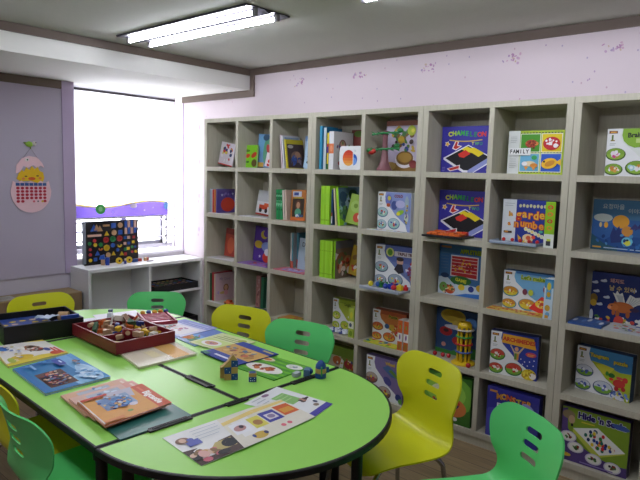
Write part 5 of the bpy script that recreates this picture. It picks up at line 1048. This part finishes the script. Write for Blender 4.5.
# black tray at the far left
bt_ = thing('game_tray', 'black wooden tray holding a blue and yellow board', 'tray', (1.308,3.095,TZ+.0008), R(-9))
a, b = .188, .155
MB().box(-a,a,-b,b,0,.006,BK).build('tray_floor', bt_)
MB().box(-a,a,-b,-b+.01,.006,.092,BK).box(-a,a,b-.01,b,.006,.092,BK).box(-a,-a+.01,-b+.01,b-.01,.006,.092,BK).box(a-.01,a,-b+.01,b-.01,.006,.092,BK).build('tray_wall', bt_, .0015)
MB().prism([(-.13,.018),(.02,.018),(.02,.060),(-.13,.060)],0,.0008,mat('3E7A56',.5),Matrix.Translation((-a-.0003,0,0)) @ Matrix.Rotation(R(-90),4,'Z') @ TX).build('green_label', bt_)
m = MB().box(-.175,.065,-.142,.142,.0065,.060,mat('2A4488',.4))
A = Art(m, lambda u, v: Vector((-.175+.24*u,-.142+.284*v,.060)), (0,0,1), .85)
A.rect(0,.0,1,.42,'2A6A44'); 
for i in range(5):
    for j in range(4): A.ell(.1+.2*i,.12+.2*j,.07,.05,['D8B82A','D8B82A','3A5AA8','C8A88A'][(i*3+j*2)%4],10)
m.build('game_board', bt_)
def intray(x, y): v = Matrix.Rotation(R(-9),3,'Z') @ Vector((x,y,0)); return (1.308+v.x, 3.095+v.y)
o = MB().lathe([(.026,0),(.026,.05)],mat('B8956A',.5),18).build('wooden_cylinder',smooth=True); o.location=(*intray(.12,.04),TZ+.066); o.rotation_euler=(R(90),0,R(50)); tag(o,'tan wooden roll lying in the black tray','toy')
o = MB().box(-.045,.045,-.008,.008,0,.10,mat('2A4A98',.4)).build('blue_block', bevel=.002); o.location=(*intray(.128,-.125),TZ+.0078); o.rotation_euler=(0,0,R(-5)); tag(o,'navy block standing at the right end of the black tray','toy block')
q = random.Random(6); vs=[]; fs=[]
for i in range(6):
    for j in range(5): vs.append((-.05+.02*i,-.04+.02*j,.018+q.uniform(0,.022)))
for i in range(5):
    for j in range(4): k=i*5+j; fs.append((k,k+5,k+6,k+1))
m = MB(); m.raw(vs,fs,mat('B8C4D8',.5)); o=m.build('crumpled_paper',smooth=True); so=o.modifiers.new('t','SOLIDIFY'); so.thickness=.0015; o.location=(*intray(.04,-.03),TZ+.062); tag(o,'crumpled pale blue paper in the black tray','paper')
toy('wooden_block','blue ring block in the corner of the black tray',(*intray(.14,.11),TZ+.0078),lambda m:m.torus(.022,.009,mat('2A3E8E',.4),18,8,Matrix.Translation((0,0,.0095))),0,None)
# red lidded rack and papers at the far end
slab('paper_sheet', 'white sheets at the far end of the tables behind the red tray', 'paper', [(1.62,2.93),(1.845,2.935),(1.95,3.20),(1.70,3.26)], Z0-.0003, .0015, 'E4E4E6')
slab('paper_sheet', 'white sheet lying right of the black tray', 'paper', [(1.565,3.06),(1.68,3.06),(1.69,3.20),(1.585,3.22)], Z0-.0003, .001, 'DADCDC')
xr = thing('stick_rack', 'dark red wooden rack of grooves with orange and blue bits on its far edge', 'toy', (1.905,2.905,Z0+.0016), R(-20))
RK = mat('98283A',.35)
MB().box(-.085,.085,-.135,.135,0,.012,RK).box(-.085,-.075,-.135,.135,.0122,.024,RK).box(.075,.085,-.135,.135,.0122,.024,RK).box(-.0748,.0748,-.135,-.127,.0122,.024,RK).build('frame', xr, .0015)
for i in range(6): MB().box(-.070,.070,-.06+.030*i,-.050+.030*i,.0123,.020,mat('C05A68',.35)).build('groove_bar', xr, .001)
MB().box(-.05,.05,-.12,-.075,.0123,.016,mat('C86A78',.3)).build('label_plate', xr)
q = random.Random(3)
for i, (c, n) in enumerate((('D89A2A','orange'),('3A5AA0','blue'),('D8A22A','orange'),('D08A2A','orange'),('2A4488','blue'))):
    o = MB().ball((0,0,.012),.014,mat(c,.4),10,6,1,1.3,.85).build('toy_bead',smooth=True); v = Matrix.Rotation(R(-20),3,'Z') @ Vector((-.055+.034*i,.112,0)); o.location=(1.905+v.x,2.905+v.y,Z0+.0143); tag(o,'%s rounded bead on the far edge of the red rack' % n,'toy bead','beads on the red rack')
gb2 = thing('grey_case', 'dark grey half-round case leaning before the red rack', 'case', (1.792,2.745,Z0), R(-35))
MB().prism([(.055*math.cos(a),.05*math.sin(a)) for a in [PI*i/14 for i in range(15)]],0,.016,mat('5A6460',.4)).build('shell', gb2, .002); MB().box(-.055,.055,-.006,-.0005,0,.016,mat('4A524E',.4)).build('rim', gb2, .001)
st = thing('stapler', 'grey stapler with a blue cap lying on the white sheets', 'stapler', (1.735,3.125,Z0+.0014), R(55))
MB().box(-.055,.055,-.014,.014,0,.012,mat('8A9094',.35)).build('base', st, .002); MB().prism([(-.055,.0125),(.055,.0125),(.05,.030),(-.02,.034)],-.012,.012,mat('9AA0A4',.35),TX).build('arm', st, .002); MB().box(.028,.056,-.0125,.0125,.031,.042,mat('2A3E6A',.4)).build('cap', st, .002)

# ------------------------------------------------------------------ chairs
def catmull(P, n):
    out = []
    Q = [P[0]] + P + [P[-1]]
    for i in range(1, len(Q)-2):
        p0, p1, p2, p3 = [Vector(Q[i+k]) for k in (-1,0,1,2)]
        for j in range(n):
            t = j/n; out.append(.5*((2*p1)+(p2-p0)*t+(2*p0-5*p1+4*p2-p3)*t*t+(3*p1-p0-3*p2+p3)*t**3))
    out.append(Vector(P[-1])); return out
PROF = [(.205,.352,.17),(.20,.376,.185),(.165,.388,.196),(.08,.384,.200),(-.03,.378,.201),(-.11,.379,.198),(-.160,.390,.184),(-.188,.420,.166),(-.198,.458,.156),(-.202,.50,.162),(-.208,.55,.182),(-.218,.605,.196),(-.230,.652,.198),(-.243,.694,.198)]
def chair_shell():
    pts = catmull([Vector(p) for p in PROF], 12)
    S = [0]
    for i in range(1, len(pts)): S.append(S[-1]+(Vector(pts[i][:2])-Vector(pts[i-1][:2])).length)
    tot = S[-1]
    def at(s):
        s = max(0, min(tot, s))
        for i in range(1, len(S)):
            if S[i] >= s: 
                t = (s-S[i-1])/max(1e-9, S[i]-S[i-1]); return pts[i-1].lerp(pts[i], t)
        return pts[-1]
    rt_, rf_ = .080, .05
    rows = []
    slots = [.062,.109,.156]; sh2 = .0112
    for k in range(9): rows.append((tot-rt_*(1-math.cos(PI/2*k/8))*.999, None))
    for c in slots:
        for k in range(7): rows.append((tot-c+sh2*(k/3-1), (k/3-1)))
    for k in range(6): rows.append((rf_*(1-math.cos(PI/2*k/5)), None))
    lo, hi = rf_, tot-.174
    for k in range(1, 34): rows.append((lo+(hi-lo)*k/34, None))
    for c in (.0855,.1325): rows.append((tot-c, None))
    rows = [r for r in rows if r[1] is not None or not any(abs(tot-r[0]-c) < sh2+.0015 for c in slots)]
    rows.sort(key=lambda r: r[0])
    ded = [rows[0]]
    for r_i in rows[1:]:
        if r_i[0]-ded[-1][0] > .0012 or r_i[1] is not None: ded.append(r_i)
    rows = ded
    a = .043; NO = 8; verts = []; ncol = 5+2*NO
    for s, t in rows:
        p = at(s); hw = p.z
        d = tot-s
        if d < rt_: hw = hw-rt_+math.sqrt(max(0, rt_**2-(rt_-d)**2))
        if s < rf_: hw = hw-rf_+math.sqrt(max(0, rf_**2-(rf_-s)**2))
        aa = min(a, hw*.4)
        if t is not None: aa = a-sh2+sh2*math.sqrt(max(0, 1-t*t))
        us = [-hw+(hw-aa)*i/NO for i in range(NO)] + [-aa,-aa/2,0,aa/2,aa] + [aa+(hw-aa)*(i+1)/NO for i in range(NO)]
        zz = p.y; bk = max(0, min(1, (zz-.40)/.12)); se = 1-bk
        tang = (at(s+.004)-at(s-.004)); nx_, nz_ = tang.y, -tang.x; L = math.hypot(nx_, nz_); nx_/=L; nz_/=L
        for u in us:
            w_ = (u/.21)
            off = bk*.050*w_*w_ + se*.014*w_*w_*max(0, min(1, (.19-p.x)/.1))
            # bend the sides towards the sitter (forward on the back, up on the seat)
            verts.append((p.x+off*(bk*1.0), u, zz+off*se))
    faces = []
    tr = [r[1] for r in rows]
    for i in range(len(rows)-1):
        insl = tr[i] is not None and tr[i+1] is not None and (rows[i+1][0]-rows[i][0]) < .006 and tr[i] < .99
        for j in range(ncol-1):
            if insl and NO <= j < NO+4: continue
            faces.append((i*ncol+j, i*ncol+j+1, (i+1)*ncol+j+1, (i+1)*ncol+j))
    return verts, faces
CV, CF = chair_shell()
chrome = mat('B8BCC0', .15, .02, metal=1.)
def make_chair(label, col):
    t = thing('school_chair', label, 'chair', group='moulded chairs around the green tables')
    m = MB(); m.raw(CV, CF, mat(col, .38, .03, scale=6, coat=.15)); o = m.build('seat_shell', t)
    so = o.modifiers.new('thick', 'SOLIDIFY'); so.thickness = .006; so.offset = -1
    me = bpy.data.meshes.new_from_object(o.evaluated_get(bpy.context.evaluated_depsgraph_get()))
    o.modifiers.clear(); o.data = me; me.shade_smooth(); me.set_sharp_from_angle(angle=.8)
    fr = MB()
    for s_ in (-1,1): fr.tube([(-.13,s_*.11,.366),(-.05,s_*.115,.362),(.1,s_*.115,.362)],.009,chrome,10)
    fr.tube([(-.05,-.115,.356),(-.05,.115,.356)],.009,chrome,10); fr.build('under_frame', t, smooth=True)
    for sx in (-1,1):
        for sy in (-1,1):
            P = [(sx*.05,sy*.112,.358),(sx*.12,sy*.130,.352),(sx*.155,sy*.145,.325),(sx*.165,sy*.152,.28),(sx*.195,sy*.178,.02)]
            cp = [tuple(v) for v in catmull([Vector(p) for p in P], 5)]
            lg = MB().tube(cp,.0095,chrome,10).build('leg', t, smooth=True)
            MB().lathe([(.013,.0005),(.0135,.02),(.010,.024)],mat('303030',.6),12,Matrix.Translation((sx*.196,sy*.179,0))).build('foot_cap', lg, smooth=True)
    return t
YEL, GRN = 'D6D81E', '62DA7A'
py = make_chair('x', YEL); pg = make_chair('x', GRN)
first = {YEL: py, GRN: pg}; used = set()
for x, y, ang, c, k_, lab in (
    (1.945,1.305,160,YEL,1.035,'yellow moulded chair with its whole seat showing at the near end of the tables'),
    (1.755,.83,147,GRN,.99,'green moulded chair in the bottom right corner'),
    (1.985,2.44,192,YEL,1.03,'yellow moulded chair pushed in beside the magazines'),
    (1.975,1.98,192,GRN,1.035,'green moulded chair pushed in behind the rocket toy'),
    (2.075,3.215,228,GRN,.955,'green moulded chair in front of the white cabinet'),
    (1.545,3.43,266,YEL,1.0,'yellow moulded chair behind the black tray'),
    (1.035,2.36,-4,YEL,1.0,'yellow moulded chair at the left edge behind the green one'),
    (.968,1.94,-3,GRN,1.02,'green moulded chair seen from behind in the bottom left corner')):
    if c in used: o = copy_tree(first[c])
    else: o = first[c]; used.add(c)
    o['label'] = lab; o.location = (x, y, 0); o.rotation_euler = (0,0,R(ang)); o.scale = (k_,k_,k_)

# ------------------------------------------------------------------ light and view
wd = bpy.data.worlds.new('sky'); sc.world = wd; wd.use_nodes = True
bg = wd.node_tree.nodes['Background']; bg.inputs['Color'].default_value = (.93,.96,1,1); bg.inputs['Strength'].default_value = 7.0
vs_ = sc.view_settings; vs_.view_transform = 'Standard'; vs_.look = 'None'; vs_.gamma = 1; vs_.use_curve_mapping = False; vs_.exposure = 0.62
